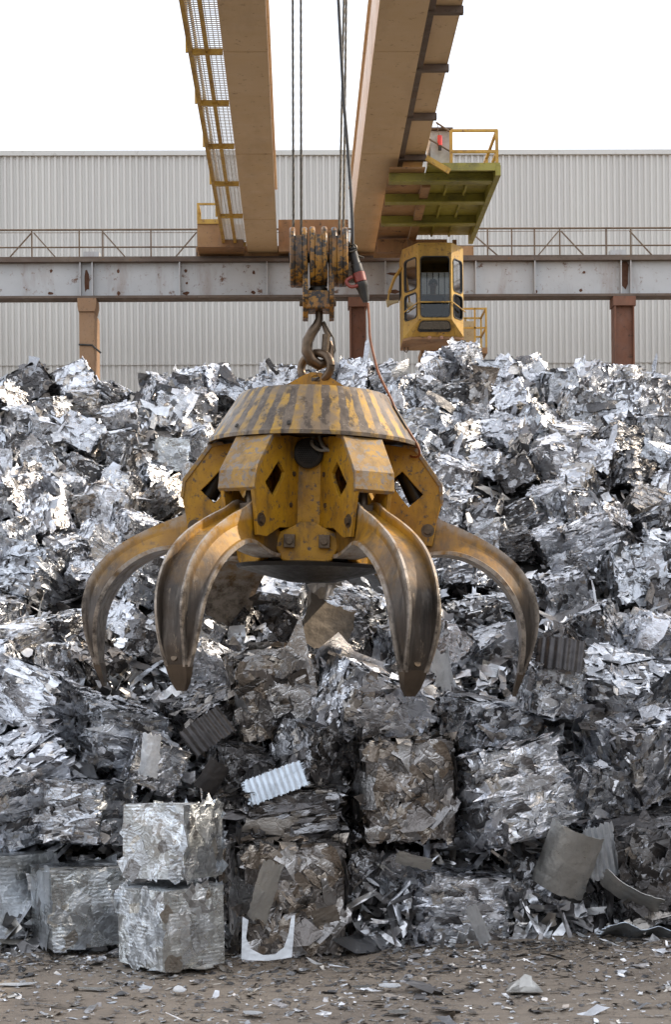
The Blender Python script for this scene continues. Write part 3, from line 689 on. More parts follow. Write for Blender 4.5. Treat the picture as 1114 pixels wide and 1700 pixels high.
def sheave(pxa, pxb, py0, py1, name='sheave_guard'):
    """rounded guard with a slot for the rope: two cheeks and a wrapped rim"""
    c = P((pxa + pxb) / 2, (py0 + py1) / 2, YG); w = (pxb - pxa) * K; hh = (py1 - py0) * K / 2; rr = hh * .98
    out = []
    n = 36
    for i in range(n):
        a = 6.283 * i / n; out.append((rr * .88 * math.copysign(abs(math.cos(a)) ** .8, math.cos(a)), hh * math.copysign(abs(math.sin(a)) ** .8, math.sin(a))))
    m_ = MB()
    for s_ in (-1, 1): m_.prism(out, c + Vector((s_ * (w / 2 - .019), 0, 0)), (0, 1, 0), (0, 0, 1), (1, 0, 0), .038)
    rim = MB(); k = 0   # rim band, left open on top where the rope enters
    inner = [(y * .90, z * .90) for y, z in out]; wi = w / 2 - .0365
    idx = [q % n for q in range(15, 42)]          # from the front just below the rope opening, under and up the back
    for i in idx:
        for x in (-wi, wi):
            for (y, z), q in ((out[i], 1.004), (inner[i], 1.0)): rim.v.append(tuple(c + Vector((x, y * q, z * q))))
    for a in range(len(idx) - 1):
        p0, p1 = a * 4, a * 4 + 4; rim.f += [(p0, p0 + 2, p1 + 2, p1), (p0 + 1, p1 + 1, p1 + 3, p0 + 3), (p0, p1, p1 + 1, p0 + 1), (p0 + 2, p0 + 3, p1 + 3, p1 + 2)]
    e_ = (len(idx) - 1) * 4; rim.f += [(0, 1, 3, 2), (e_, e_ + 2, e_ + 3, e_ + 1)]
    o = m_.build(name, 'block', blk, smooth=35, bevel=.012)
    rim.build('rope_guard', 'block', o, smooth=40)
    wl = MB(); wl.cyl(c + Vector((-wi * .7, 0, 0)), c + Vector((wi * .7, 0, 0)), rr * .74, 30); wl.build('sheave_wheel', 'grease', o, smooth=40)
    return c
sheave(481, 510, 379, 476); sheave(514, 543, 378, 476); sheave(550, 577, 379, 475)
pc = P(528, 428, YG); MB().cyl(pc + Vector((-.20, 0, 0)), pc + Vector((.23, 0, 0)), .035, 16).build('axle', 'grease', blk, smooth=40)
MB().cyl(P(577, 424, YG), P(583, 424, YG), .045, 14).cyl(P(583, 424, YG), P(587, 424, YG), .028, 6).build('axle_nut', 'bolt', blk, smooth=40)
def pl(px0, px1, pts, dy):
    c0 = P((px0 + px1) / 2, 450, YG); m_ = MB()
    m_.prism([(y * K, (450 - z) * K) for y, z in pts], c0, (0, 1, 0), (0, 0, 1), (1, 0, 0), (px1 - px0) * K); return m_
for pa, pb in ((502, 511), (546, 554)):
    pl(pa, pb, [(-26, 390), (26, 390), (34, 420), (30, 500), (14, 531), (-14, 531), (-30, 500), (-34, 420)], 0).build('cheek_plate', 'block', blk, bevel=.004)
MB().span(P(508, 512, YG - .10) , P(548, 492, YG + .10)).build('crosshead', 'block', blk, bevel=.012)
MB().cyl(P(528, 493, YG), P(528, 479, YG), .066, 18).build('hook_nut', 'grease', blk, smooth=40, bevel=.004)
MB().cyl(P(497, 502, YG), P(558, 502, YG), .028, 14).build('crosshead_pin', 'bolt', blk, smooth=40)
# hook: tapered C in a plane turned away from the camera
hookplane = Vector((math.cos(R(12)), math.sin(R(12)), 0))
hc = P(530, 560, YG)
hp = [(0, 514), (0, 530), (-4, 541), (-13, 553), (-20, 567), (-21, 583), (-14, 598), (-1, 606), (11, 602), (18, 591), (20, 577), (18, 566)]
hr_ = [8.5, 9, 11, 12.5, 13.5, 14, 14, 13, 11.5, 10, 7.5, 4]
MB().tube([hc + hookplane * (x * K) + Vector((0, 0, (560 - y) * K)) for x, y in hp], [q * K for q in hr_], 14, sq=.72).build('hook', 'hook', blk, smooth=60)
MB().tube([hc + hookplane * (6 * K) + Vector((0, 0, (560 - 535) * K)), hc + hookplane * (16 * K) + Vector((0, -.02, (560 - 560) * K))], [3.2 * K, 5 * K], 8).tube([hc + hookplane * (12 * K) + Vector((0, -.03, (560 - 557) * K)), hc + hookplane * (9 * K) + Vector((0, -.035, (560 - 588) * K))], [7 * K, 6.5 * K], 10).build('safety_latch', 'bolt', blk, smooth=40)
MB().tube([hc + hookplane * (8 * K) + Vector((0, -.02, 26 * K)), hc + hookplane * (24 * K) + Vector((0, -.03, -2 * K)), hc + hookplane * (27 * K) + Vector((0, -.03, -22 * K)), hc + hookplane * (18 * K) + Vector((0, -.03, -40 * K)), hc + hookplane * (14 * K) + Vector((0, -.04, -62 * K))], .006, 6).build('latch_wire', 'rope', blk)

# black supply cable, plug connector, orange cable
def smooth_path(pts, n=6):
    pts = [Vector(p) for p in pts]; out = []
    for i in range(len(pts) - 1):
        p0 = pts[max(i - 1, 0)]; p1 = pts[i]; p2 = pts[i + 1]; p3 = pts[min(i + 2, len(pts) - 1)]
        for k in range(n):
            t = k / n; out.append(.5 * ((2 * p1) + (p2 - p0) * t + (2 * p0 - 5 * p1 + 4 * p2 - p3) * t * t + (3 * p1 - p0 - 3 * p2 + p3) * t ** 3))
    return out + [pts[-1]]
ytop = P(562, 2, YG - .05)
bc = MB().tube(smooth_path([ytop + (ytop - P(566, 80, YG - .05)) * 3.2, ytop, P(566, 80, YG - .05), P(571, 170, YG - .05), P(577, 240, YG - .06), P(582, 310, YG - .08), P(585, 365, YG - .1), P(585.5, 412, YG - .1)]), .0115, 8)
tag(bc.build('supply_cable', 'darkrubber', smooth=60), 'black electric cable slanting down across the hoist ropes to the plug', 'cable')
ycn = YG - .1
plug = thing('plug_connector', P(596, 455, ycn), 'black and red cable plug connector hanging beside the hook block', 'plug')
A = P(584, 411, ycn); B = P(608, 501, ycn); dv = B - A
L_ = lambda t: A + dv * t
MB().tube([L_(0), L_(.04), L_(.06), L_(.3), L_(.32), L_(.46)], [.022, .034, .028, .031, .037, .038], 16).build('upper_housing', 'darkrubber', plug, smooth=35)
MB().tube([L_(.461), L_(.47), L_(.63), L_(.64)], [.036, .042, .042, .037], 16).build('red_collar', 'redplug', plug, smooth=35)
MB().tube([L_(.641), L_(.65), L_(.74), L_(.76), L_(.9), L_(1)], [.039, .045, .043, .038, .031, .02], 16).build('lower_housing', 'darkrubber', plug, smooth=35)
MB().tube(smooth_path([L_(.55) + Vector((-.05, -.02, 0)), L_(.64) + Vector((-.10, -.03, 0)), L_(.74) + Vector((-.08, -.03, 0)), L_(.72) + Vector((-.03, -.03, 0))]), .012, 7).build('red_strap', 'redplug', plug, smooth=50)
MB().tube(smooth_path([P(574, 398, YG - .06), P(580, 404, ycn), P(578, 412, ycn), P(586, 418, ycn), P(594, 424, ycn), P(604, 428, ycn)]), .007, 6).tube(smooth_path([P(576, 410, ycn), P(588, 406, ycn - .03), P(592, 414, ycn - .03), P(580, 418, ycn - .03), P(575, 410, ycn)]), .006, 6).build('tie_wire', 'rope', plug)
MB().span(P(575, 468, ycn + .02), P(588, 450, ycn + .06)).span(P(578, 449, ycn + .02), P(583, 440, ycn + .06)).build('clip_bracket', 'bolt', plug)
oc_ = [(611, 503, ycn), (613, 532, ycn - .02), (614.5, 561, ycn - .04), (622.6, 598, ycn - .06), (631, 625, ycn - .08), (648, 659, ycn - .11), (660, 687, ycn - .14), (677, 713, ycn - .15), (692, 737, ycn - .16), (697, 752, ycn - .16), (690, 759, ycn - .12), (668, 753, ycn + .0), (646, 752, ycn + .1), (644, 775, ycn + .05), (648, 800, ycn - .0), (648, 825, ycn), (649, 850, ycn + .02)]
tag(MB().tube(smooth_path([P(*q) for q in oc_]), .0085, 8).build('orange_cable', 'orange', smooth=60), 'orange cable trailing from the plug down over the striped skirt', 'cable')

# ------------------------------------------------------------------ the grab
GO = P(524, 625, YG)
grab = thing('orange_peel_grab', GO, 'worn yellow six-tined scrap grab hanging open over the heap', 'grab')
grab['_w'] = [0, 0, 0]
grab.rotation_euler = (0, R(1.9), R(0))
gz_ = lambda y: (625 - y) * K
def rad_axes(th):
    return Vector((math.sin(th), -math.cos(th), 0)), Vector((math.cos(th), math.sin(th), 0))
# lifting link
lk = []
rp2 = Vector((math.cos(R(-38)), math.sin(R(-38)), 0))
for i in range(33):
    a = 6.283 * i / 32; lk.append(rp2 * (31 * K * math.cos(a)) + Vector((0, 0, gz_(610) + 24 * K * math.sin(a))))
MB().tube(lk, 7.2 * K, 12, cap=False).build('lifting_ring', 'hook', grab, smooth=60)
for s_ in (-1, 1):
    MB().holed([(-62, 650), (-44, 640), (-20, 626), (-8, 621), (8, 621), (20, 626), (44, 640), (62, 650)] , [(-7, 636), (-8, 633), (-7, 629), (-3, 626), (3, 626), (7, 629), (8, 633), (7, 636)], Vector((0, s_ * .05, gz_(0))), Vector((K, 0, 0)), Vector((0, 0, -K)), (0, 1, 0), .03).build('lifting_lug', 'yellow', grab)
# skirt
sk = MB()
pr_ = [(123, 659), (128, 664), (173, 734), (177, 738), (177, 744), (173, 744), (170, 739), (122, 669), (119, 664)]
sk.lathe([(r * K, gz_(y)) for r, y in pr_], 96, closed=True)
sko = sk.build('skirt', 'skirt', grab, smooth=35)
MB().lathe([(.001, gz_(652)), (60 * K, gz_(654)), (120 * K, gz_(660)), (120 * K, gz_(665)), (.001, gz_(665))], 64).build('top_plate', 'cover', grab, smooth=30)
# slots in the skirt: dark plates laid on for the shade inside them
for (a0, r0_, y0_, r1_, y1_, wd, nm) in ((66, 138, 679, 163, 718, .024, 'skirt_slot_shade'), (-14, 167, 724, 171, 730, .026, 'skirt_hole_shade'), (-47, 167, 724, 171, 730, .022, 'skirt_hole_shade')):
    rd, tg = rad_axes(R(a0)); p0 = rd * (r0_ + .8) * K + Vector((0, 0, gz_(y0_))); p1 = rd * (r1_ + .8) * K + Vector((0, 0, gz_(y1_)))
    ax = (p1 - p0) / 2; n_ = tg.cross(ax).normalized(); pts = []
    lw = wd / 2
    for i in range(20):
        a = 6.283 * i / 20; e = ax.length; x = max(-1, min(1, 1.25 * math.cos(a))) * 1.0; pts.append((math.cos(a) if True else x, lw * (abs(math.sin(a)) ** .5) * math.copysign(1, math.sin(a))))
    MB().prism(pts, (p0 + p1) / 2 + (n_ if n_.dot(rd) > 0 else -n_) * .004, ax, tg, n_, .006).build(nm, 'dark', sko)
# central column and hub
col_ = MB(); hexa = []
col_.lathe([(88 * K, gz_(700)), (88 * K, gz_(850)), (78 * K, gz_(885)), (70 * K, gz_(900)), (.001, gz_(902))], 12); col_.build('column', 'yellow', grab, bevel=0)
MB().lathe([(.001, gz_(905)), (96 * K, gz_(905)), (104 * K, gz_(915)), (104 * K, gz_(935)), (125 * K, gz_(940)), (122 * K, gz_(946)), (40 * K, gz_(966)), (.001, gz_(968))], 36).build('hub_base', 'grease', grab, smooth=30)
MB().lathe([(.001, gz_(733)), (160 * K, gz_(733)), (160 * K, gz_(737)), (.001, gz_(737))], 48).build('skirt_floor', 'steel', grab)
TINES = [-34, 26, 86, 146, 206, -94]
# tine profile stations: outer (r,y), inner (r,y), half width outer, half width inner
OUT = [(128, 882), (150, 857), (186, 847), (216, 862), (250, 876), (283, 892), (312, 909), (338, 930), (358, 955), (371, 982), (378, 1012), (376, 1045), (368, 1078), (357, 1112)]
INN = [(96, 925), (116, 934), (150, 931), (188, 922), (222, 919), (252, 924), (279, 936), (303, 953), (322, 974), (336, 997), (345, 1022), (349, 1050), (349, 1080), (346, 1112)]
HWO = [17, 19, 21, 22, 23, 25, 26, 27, 27, 27, 26, 25, 23, 18]
HWI = [19, 21, 24, 30, 40, 46, 48, 48, 47, 46, 44, 41, 34, 23]
def dens(L, n=3):
    out = []; k = len(L)
    for i in range(k - 1):
        q = [np.array(L[j], float) if not np.isscalar(L[j]) else np.array([L[j]], float) for j in (max(i - 1, 0), i, i + 1, min(i + 2, k - 1))]
        for s in range(n):
            t = s / n; out.append(.5 * (2 * q[1] + (q[2] - q[0]) * t + (2 * q[0] - 5 * q[1] + 4 * q[2] - q[3]) * t * t + (3 * q[1] - q[0] - 3 * q[2] + q[3]) * t ** 3))
    out.append(np.array(L[-1], float) if not np.isscalar(L[-1]) else np.array([L[-1]], float)); return out
dO, dI, dHO, dHI = dens(OUT), dens(INN), dens(HWO), dens(HWI)
# local tine mesh is built in the frame of th = 0 (radial = -y) and then turned
def tine_mesh():
    mb = MB(); ns = len(dO)
    for i in range(ns):
        o, n_, ho, hi = dO[i], dI[i], dHO[i][0], dHI[i][0]
        f = min(1, i / 6)
        T = o - n_; Ln = np.linalg.norm(T); T = T / Ln
        rim, lip, rec = 4.2, 7., (6 + 7 * f) * max(.05, min(1, (ns - 3 - i) / 5))
        sec = [(-hi, 0), (hi, 0), (hi, lip), (hi - 7, lip + 1.5), (ho + 1.5, Ln * .62), (ho, Ln), (ho - rim, Ln), (ho - rim - 1, Ln - rec), (0, Ln - rec - 1), (-ho + rim + 1, Ln - rec), (-ho + rim, Ln), (-ho, Ln), (-ho - 1.5, Ln * .62), (-hi + 7, lip + 1.5), (-hi, lip)]
        for w, d in sec:
            p = n_ + T * d; mb.v.append((w * K, -p[0] * K, gz_(p[1])))
    k = 15
    for i in range(ns - 1):
        for j in range(k): mb.f.append((i * k + j, i * k + (j + 1) % k, (i + 1) * k + (j + 1) % k, (i + 1) * k + j))
    mb.f += [tuple(range(k)), tuple(range((ns - 1) * k, ns * k))[::-1]]
    return mb
def turn(o, th): o.rotation_euler = (0, 0, th); return o
TM = tine_mesh()
tooth = MB()
tsec = [((358, 1109), (345, 1109), 19.5, 24), ((353, 1122), (343, 1122), 18, 21), ((348, 1136), (340, 1136), 14, 16), ((344, 1148), (338.5, 1148), 7, 8)]
for o, n_, ho, hi in tsec:
    for w, q in ((-hi, n_), (hi, n_), (ho, o), (-ho, o)): tooth.v.append((w * K, -q[0] * K, gz_(q[1])))
for i in range(3):
    for j in range(4): tooth.f.append((i * 4 + j, i * 4 + (j + 1) % 4, i * 4 + 4 + (j + 1) % 4, i * 4 + 4 + j))
tooth.f += [(0, 1, 2, 3), (15, 14, 13, 12)]
pin = MB()
for s_ in (-1, 1):
    pin.cyl((s_ * 20 * K, -178 * K, gz_(866)), (s_ * 24.5 * K, -178 * K, gz_(866)), 9 * K, 14).cyl((s_ * 24.5 * K, -178 * K, gz_(866)), (s_ * 26 * K, -178 * K, gz_(866)), 5.5 * K, 6)
tb = MB().cyl((0, -352.5 * K, gz_(1100)), (0, -361 * K, gz_(1098)), 5.5 * K, 14)
# housing plates
HO = [(60, 740), (120, 740), (170, 748), (193, 778), (214, 804), (214, 832), (207, 862), (200, 905), (175, 905), (140, 888), (90, 884), (62, 860)]
HH = [(130, 800), (139, 792), (148, 784), (157, 793), (170, 808), (183, 821), (177, 827), (171, 832), (160, 842), (150, 831), (142, 820), (134, 810)]
def hpl(w):
    m_ = MB(); m_.holed([(-r * K, gz_(y)) for r, y in HO], [(-r * K, gz_(y)) for r, y in HH], (w * K, 0, 0), (0, 1, 0), (0, 0, 1), (1, 0, 0), .028); return m_
HWD = 29
def housing_cover():
    m_ = MB(); pts = [(150, 741), (171, 746), (213, 804), (216, 833)]; q = []
    w = HWD + 6
    for r, y in pts: q += [(-w * K, -r * K - .002, gz_(y) + .004), (w * K, -r * K - .002, gz_(y) + .004)]
    q2 = [(x, y + .02, z - .02) for x, y, z in q]
    n = len(q); m_.add(q + q2, [(0, 1, 3, 2), (2, 3, 5, 4), (4, 5, 7, 6)] + [(n + 2, n + 3, n + 1, n), (n + 4, n + 5, n + 3, n + 2), (n + 6, n + 7, n + 5, n + 4)] + [(0, 2, n + 2, n), (2, 4, n + 4, n + 2), (4, 6, n + 6, n + 4), (1, n + 1, n + 3, 3), (3, n + 3, n + 5, 5), (5, n + 5, n + 7, 7), (6, 7, n + 7, n + 6), (0, n, n + 1, 1)])
    return m_
cyl_ = MB().tube([(0, -150 * K, gz_(775)), (0, -176 * K, gz_(828))], 17 * K, 16)
rod_ = MB().tube([(0, -176 * K, gz_(828)), (0, -178 * K, gz_(860))], 8 * K, 12).box((0, -178 * K, gz_(862)), (24 * K, 22 * K, 18 * K))
proto = None
protos = {}
def mk(name, mb, mat, **kw):
    o = mb.build(name, mat, grab, **kw); return o
for i, deg in enumerate(TINES):
    th = R(deg)
    if i == 0:
        tn = turn(mk('tine', TM, 'tine', smooth=20), th)
        t2 = tooth.build('tooth', 'steel', tn, smooth=30); t3 = pin.build('pin', 'bolt', tn, smooth=40); t4 = tb.build('tooth_bolt', 'bolt', tn, smooth=40)
        hs_ = turn(mk('housing', (lambda a, b: (a.add(b.v, b.f), a)[1])(hpl(-HWD), hpl(HWD)), 'yellow', bevel=.004), th)
        hcv = housing_cover().build('cover_plate', 'cover', hs_, bevel=.003); hbs = []
        for s_ in (-1, 1):
            hbs.append(MB().cyl((s_ * (HWD + 2) * K, -192 * K, gz_(880)), (s_ * (HWD + 4) * K, -192 * K, gz_(880)), 11 * K, 16).cyl((s_ * (HWD + 4) * K, -192 * K, gz_(880)), (s_ * (HWD + 8) * K, -192 * K, gz_(880)), 6.5 * K, 6).build('housing_bolt', 'bolt', hs_, smooth=40))
            for r_2, y_2 in ((105, 800), (112, 850), (85, 770)): hbs.append(MB().cyl((s_ * (HWD + 2) * K, -r_2 * K, gz_(y_2)), (s_ * (HWD + 5.5) * K, -r_2 * K, gz_(y_2)), 4 * K, 10).build('rivet', 'bolt', hs_, smooth=40))
        cy = turn(mk('hydraulic_cylinder', cyl_, 'grease', smooth=40), th); rd_ = rod_.build('piston_rod', 'steel', cy, smooth=40)
        protos = [(tn, (t2, t3, t4)), (hs_, (hcv, *hbs)), (cy, (rd_,))]
    else:
        for p_, kids in protos:
            c2 = p_.copy(); C.objects.link(c2); c2.parent = grab; c2.rotation_euler = (0, 0, th)
            for kd in kids:
                k2 = kd.copy(); C.objects.link(k2); k2.parent = c2
# pivot brackets between the tines, each with two square bolts
bp = [(-52, 915), (-46, 893), (-24, 884), (-12, 876), (12, 876), (24, 884), (46, 893), (52, 915), (40, 938), (24, 943), (-24, 943), (-40, 938)]
for i, deg in enumerate(TINES):
    th = R(deg + 30)
    if i == 0:
        brk = turn(MB().prism([(x * K, gz_(y)) for x, y in bp], (0, -106 * K, 0), (1, 0, 0), (0, 0, 1), (0, 1, 0), .075).build('pivot_bracket', 'yellow', grab, bevel=.012), th)
        nbs = []
        for x in (-28, 28): nb = MB(); nbs.append(nb.box((x * K, -116 * K - .01, gz_(908)), (18 * K, .055, 21 * K)).cyl((x * K, -116 * K - .03, gz_(908)), (x * K, -116 * K - .052, gz_(908)), 6 * K, 12).build('pivot_bolt', 'bolt', brk, bevel=.004))
        rg = MB().prism([(x * K, gz_(y)) for x, y in ((-30, 744), (30, 744), (26, 870), (14, 882), (-14, 882), (-26, 870))], (0, -92 * K, 0), (1, 0, 0), (0, 0, 1), (0, 1, 0), .03)
        rgo = turn(rg.build('front_plate', 'yellow', grab, bevel=.006), th); pb_ = [(brk, nbs), (rgo, ())]
    else:
        for p_, kids in pb_:
            c2 = p_.copy(); C.objects.link(c2); c2.parent = grab; c2.rotation_euler = (0, 0, th)
            for kd in kids: k2 = kd.copy(); C.objects.link(k2); k2.parent = c2
# motor grille on the front plate
mg = MB(); c0 = Vector((-4 * K, -104 * K, gz_(766)))
ring = []
mg.tube([c0 + Vector((0, .06, 0)), c0 + Vector((0, -.012, 0)), c0 + Vector((0, -.02, 0))], [24 * K, 24 * K, 21 * K], 28)
go = turn(mg.build('motor_grille', 'grease', grab, smooth=35), R(-3))
hl = MB()
for i in range(-5, 6):
    for j in range(-5, 6):
        x, z = i * 3.6 + (j % 2) * 1.8, j * 3.2
        if x * x + z * z < 17.5 ** 2: hl.cyl(c0 + Vector((x * K, -.0202, z * K)), c0 + Vector((x * K, -.0235, z * K)), 1.25 * K, 8)
hl.build('grille_hole_discs', simple('grille_hole_shade', (.004, .004, .004), .9), go)  # raised black discs, painting the shade inside the perforations
hs2 = MB()
for pts in ([(-2, 738, 96), (-4, 752, 112), (8, 762, 118), (26, 760, 118), (34, 748, 112), (33, 735, 96)], [(8, 738, 96), (14, 756, 116), (30, 764, 120), (44, 752, 114), (56, 738, 96)]):
    hs2.tube(smooth_path([(x * K, -r * K, gz_(y)) for x, y, r in pts]), 3 * K, 8)
hs2.build('hydraulic_hose', 'hose', grab, smooth=60)

# ------------------------------------------------------------------ the scrap heap
HY_ = np.array([9.7, 10.15, 10.5, 11.0, 11.6, 12.6, 14.5, 16.5, 18.4, 20.2, 23., 26., 28.])
HZ_ = np.array([-.05, -.03, .42, 1.0, 1.5, 1.98, 3.0, 4.02, 4.86, 4.9, 3.4, 1.2, -.05])
def H(xy):
    x, y = xy[:, 0], xy[:, 1]
    sh = np.interp(x, [-4, -1.8, -.5, .6, 1.6, 4], [.35, .05, .10, .05, -.25, -.45])   # foot line wanders
    z = np.interp(y + sh * np.clip((13 - y) / 3, 0, 1), HY_, HZ_)
    dip = np.exp(-((x + .75) / .42) ** 2 - ((y - 11.45) / .35) ** 2) * .35
    edge = np.clip((7.5 - np.abs(x)) / 2.5, 0, 1)
    return (z - dip + np_noise(xy, 11, 1.1, 3) * .13 * np.clip(z, 0, 1)) * edge - (1 - edge) * .1
def HM(xy):  # the loose mass lies a little behind and below the faces of the bales
    return H(np.c_[xy[:, 0], xy[:, 1] - .58 * np.clip((13.5 - xy[:, 1]) / 2, 0, 1)]) - .10
def shards(g, Cn, Nn, S, asp, bend, jit=.22, T=None, wob=.08):
    n = len(Cn); Nn = Nn / np.linalg.norm(Nn, axis=1, keepdims=True)
    if T is None: T = g.normal(size=(n, 3))
    T = T - Nn * np.sum(T * Nn, 1, keepdims=True); T /= np.linalg.norm(T, axis=1, keepdims=True) + 1e-9
    B = np.cross(Nn, T)
    u = np.array([-1, -.33, .33, 1] * 3); v = np.repeat([-1, 0, 1], 4)
    U = u[None] + g.normal(size=(n, 12)) * jit; V = v[None] + g.normal(size=(n, 12)) * jit
    Wd = bend[:, None] * (u[None] ** 2 - .4 + .35 * u[None] ** 3) + g.normal(size=(n, 12)) * wob
    U = U * (S * asp)[:, None]; V = V * (S / asp)[:, None]; Wd = Wd * S[:, None]
    P_ = Cn[:, None] + T[:, None] * U[..., None] + B[:, None] * V[..., None] + Nn[:, None] * Wd[..., None]
    base = np.array([(r * 4 + c, r * 4 + c + 1, r * 4 + c + 5, r * 4 + c + 4) for r in range(2) for c in range(3)])
    Fc = (np.arange(n)[:, None, None] * 12 + base[None]).reshape(-1, 4)
    return P_.reshape(-1, 3), Fc
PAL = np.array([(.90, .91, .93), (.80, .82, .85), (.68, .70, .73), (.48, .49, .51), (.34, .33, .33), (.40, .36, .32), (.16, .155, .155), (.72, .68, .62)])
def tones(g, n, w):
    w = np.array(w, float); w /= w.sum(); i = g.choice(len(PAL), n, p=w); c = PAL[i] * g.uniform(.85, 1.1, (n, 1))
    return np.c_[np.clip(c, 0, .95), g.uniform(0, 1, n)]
def npmesh(name, V, Fc, tone, mat):
    me = bpy.data.meshes.new(name); me.vertices.add(len(V)); me.vertices.foreach_set('co', V.astype(np.float32).ravel())
    me.loops.add(len(Fc) * 4); me.loops.foreach_set('vertex_index', Fc.astype(np.int32).ravel())
    me.polygons.add(len(Fc)); me.polygons.foreach_set('loop_start', np.arange(len(Fc), dtype=np.int32) * 4)
    me.update(calc_edges=True); me.validate()
    a = me.color_attributes.new('tone', 'FLOAT_COLOR', 'POINT'); a.data.foreach_set('color', tone.astype(np.float32).ravel())
    me.materials.append(M[mat]); return me
def cube_grid(n):
    ax = np.linspace(-.5, .5, n); V = []; Fc = []; o = 0
    for k in range(3):
        for s in (-.5, .5):
            A_, B_ = np.meshgrid(ax, ax); q = np.zeros((n * n, 3)); q[:, k] = s; q[:, (k + 1) % 3] = A_.ravel(); q[:, (k + 2) % 3] = B_.ravel(); V.append(q)
            i = (np.arange(n - 1)[:, None] * n + np.arange(n - 1)[None]).ravel(); f_ = np.c_[i, i + 1, i + 1 + n, i + n] + o
            Fc.append(f_ if s > 0 else f_[:, ::-1]); o += n * n
    return np.vstack(V), np.vstack(Fc)
def vnoise(Pt, g, sc, octv=3):
    out = np.zeros_like(Pt); a = 1.
    for o in range(octv):
        for k in range(4):
            d = g.normal(size=3); d /= np.linalg.norm(d); out += a / 4 * np.sin((Pt @ d)[:, None] * sc * 2 ** o * g.uniform(.7, 1.4) + g.uniform(0, 6.28, 3)[None])
        a *= .55
    return out
def bale_mesh(seed, style, nsh, wts):
    g = np.random.default_rng(seed)
    amp, rnd, tilt = {'rough': (.028, .14, .09), 'worn': (.050, .24, .17), 'neat': (.014, .04, .012), 'layer': (.030, .13, .08), 'box': (.020, .07, .055)}[style]
    V, Fc = cube_grid(15)
    tn = np.repeat(tones(g, 1, wts), len(V), 0); tn[:, :3] *= .8
    if style == 'neat': tn[:, :3] = (.64, .65, .65)
    # shards pressed onto the faces
    k = g.integers(0, 3, nsh); s = g.choice([-1, 1], nsh); Cn = g.uniform(-.5, .5, (nsh, 3)); Cn[np.arange(nsh), k] = s * .5
    Nn = np.zeros((nsh, 3)); Nn[np.arange(nsh), k] = s
    edge = np.sort(np.abs(Cn), 1)[:, 1]                         # near an edge: turn the piece outwards
    Nn += g.normal(size=(nsh, 3)) * (tilt * (1 + (.6 if style != 'neat' else .2) * (edge > .42)))[:, None]
    S = np.exp(g.normal(-2.85 if nsh < 600 else -3.12, .48, nsh)); S *= {'neat': 1.0, 'layer': .95}.get(style, 1.0)
    asp = np.exp(np.abs(g.normal(0, .35, nsh))); T = None
    bigp = g.random(nsh) < .07
    bigb = nsh > 600
    if style == 'neat':
        S = np.exp(g.normal(-2.25, .35, nsh)); bigp[:] = False; asp = np.minimum(asp, 1.4); Nn[np.arange(nsh), k] *= 3
    if bigb: S = np.exp(g.normal(-2.75, .5, nsh)); Nn[np.arange(nsh), k] *= 2.0; bigp = g.random(nsh) < .05
    if style == 'neat' or bigb:                                # sheets pressed into the block end at its edges
        lim = np.clip(.52 - S * asp * .9, .05, .5)[:, None]; keep = Cn[np.arange(nsh), k].copy(); Cn = np.clip(Cn, -lim, lim); Cn[np.arange(nsh), k] = keep
    if style == 'layer':
        T = g.normal(size=(nsh, 3)) * .22; T[:, 0] += 1.0; T[:, 1] += g.choice([-1, 1], nsh) * .8; asp = np.exp(g.normal(.62, .25, nsh)); S *= .9
    bend = g.normal(0, .22 if style != 'neat' else .04, nsh); S = np.where(bigp, S * (1.6 if bigb else 2.2), S)
    off = g.uniform(-.01, .028, nsh) if style != 'neat' and not bigb else g.uniform(.0005, .004, nsh) if style == 'neat' else g.uniform(-.012, .020, nsh)
    Cn = Cn + Nn / np.linalg.norm(Nn, axis=1, keepdims=True) * off[:, None]
    SV, SF = shards(g, Cn, Nn, S, asp, bend * (.3 if style == 'neat' else 1), .13 if style == 'neat' else .24, T, .006 if style == 'neat' else .15 if bigb else .10)
    st = np.repeat(tones(g, nsh, wts), 12, 0)
    A = np.vstack([V, SV])
    # squash: rounded irregular cube, warped
    q = np.abs(A) / .5; r = np.power((q ** 8).sum(1), 1 / 8.); over = np.clip(r - 1.0, 0, .35)
    A = A * (1 - rnd * over)[:, None]
    g2 = np.random.default_rng(seed + 500); A = A + vnoise(A, g2, 3.0, 2) * amp + vnoise(A, g2, 11., 2) * amp * .30
    return npmesh('scrap_bale', A, np.vstack([Fc, SF + len(V)]), np.vstack([tn, st]), 'neat' if style == 'neat' else 'bale')
WB = [5, 4, 3, 2, 1, .5, 1.5, 1.2]; WM = [3.4, 3.2, 3, 2.6, 2, .7, 2.4, .8]; WD = [.8, 1, 1.5, 2.5, 3, 1.2, 5, .6]; WBR = [.8, 1.2, 1.5, 2.5, 2.5, 3.5, 2, 1.5]; WN = [.6, 2, 4, 3, .8, .1, .1, .3]
LIB = {'bright': [bale_mesh(s, st, 400, WB) for s, st in ((1, 'rough'), (2, 'box'), (3, 'worn'), (4, 'layer'), (5, 'box'), (6, 'rough'), (7, 'box'))],
       'mid': [bale_mesh(s, st, 400, WM) for s, st in ((11, 'rough'), (12, 'box'), (13, 'layer'), (14, 'box'), (15, 'worn'))],
       'dark': [bale_mesh(s, st, 400, WD) for s, st in ((21, 'box'), (22, 'layer'), (23, 'rough'))],
       'brown': [bale_mesh(s, st, 400, WBR) for s, st in ((31, 'rough'), (32, 'layer'))],
       'neat': [bale_mesh(s, 'neat', 150, WN) for s in (41, 42, 43, 44)]}
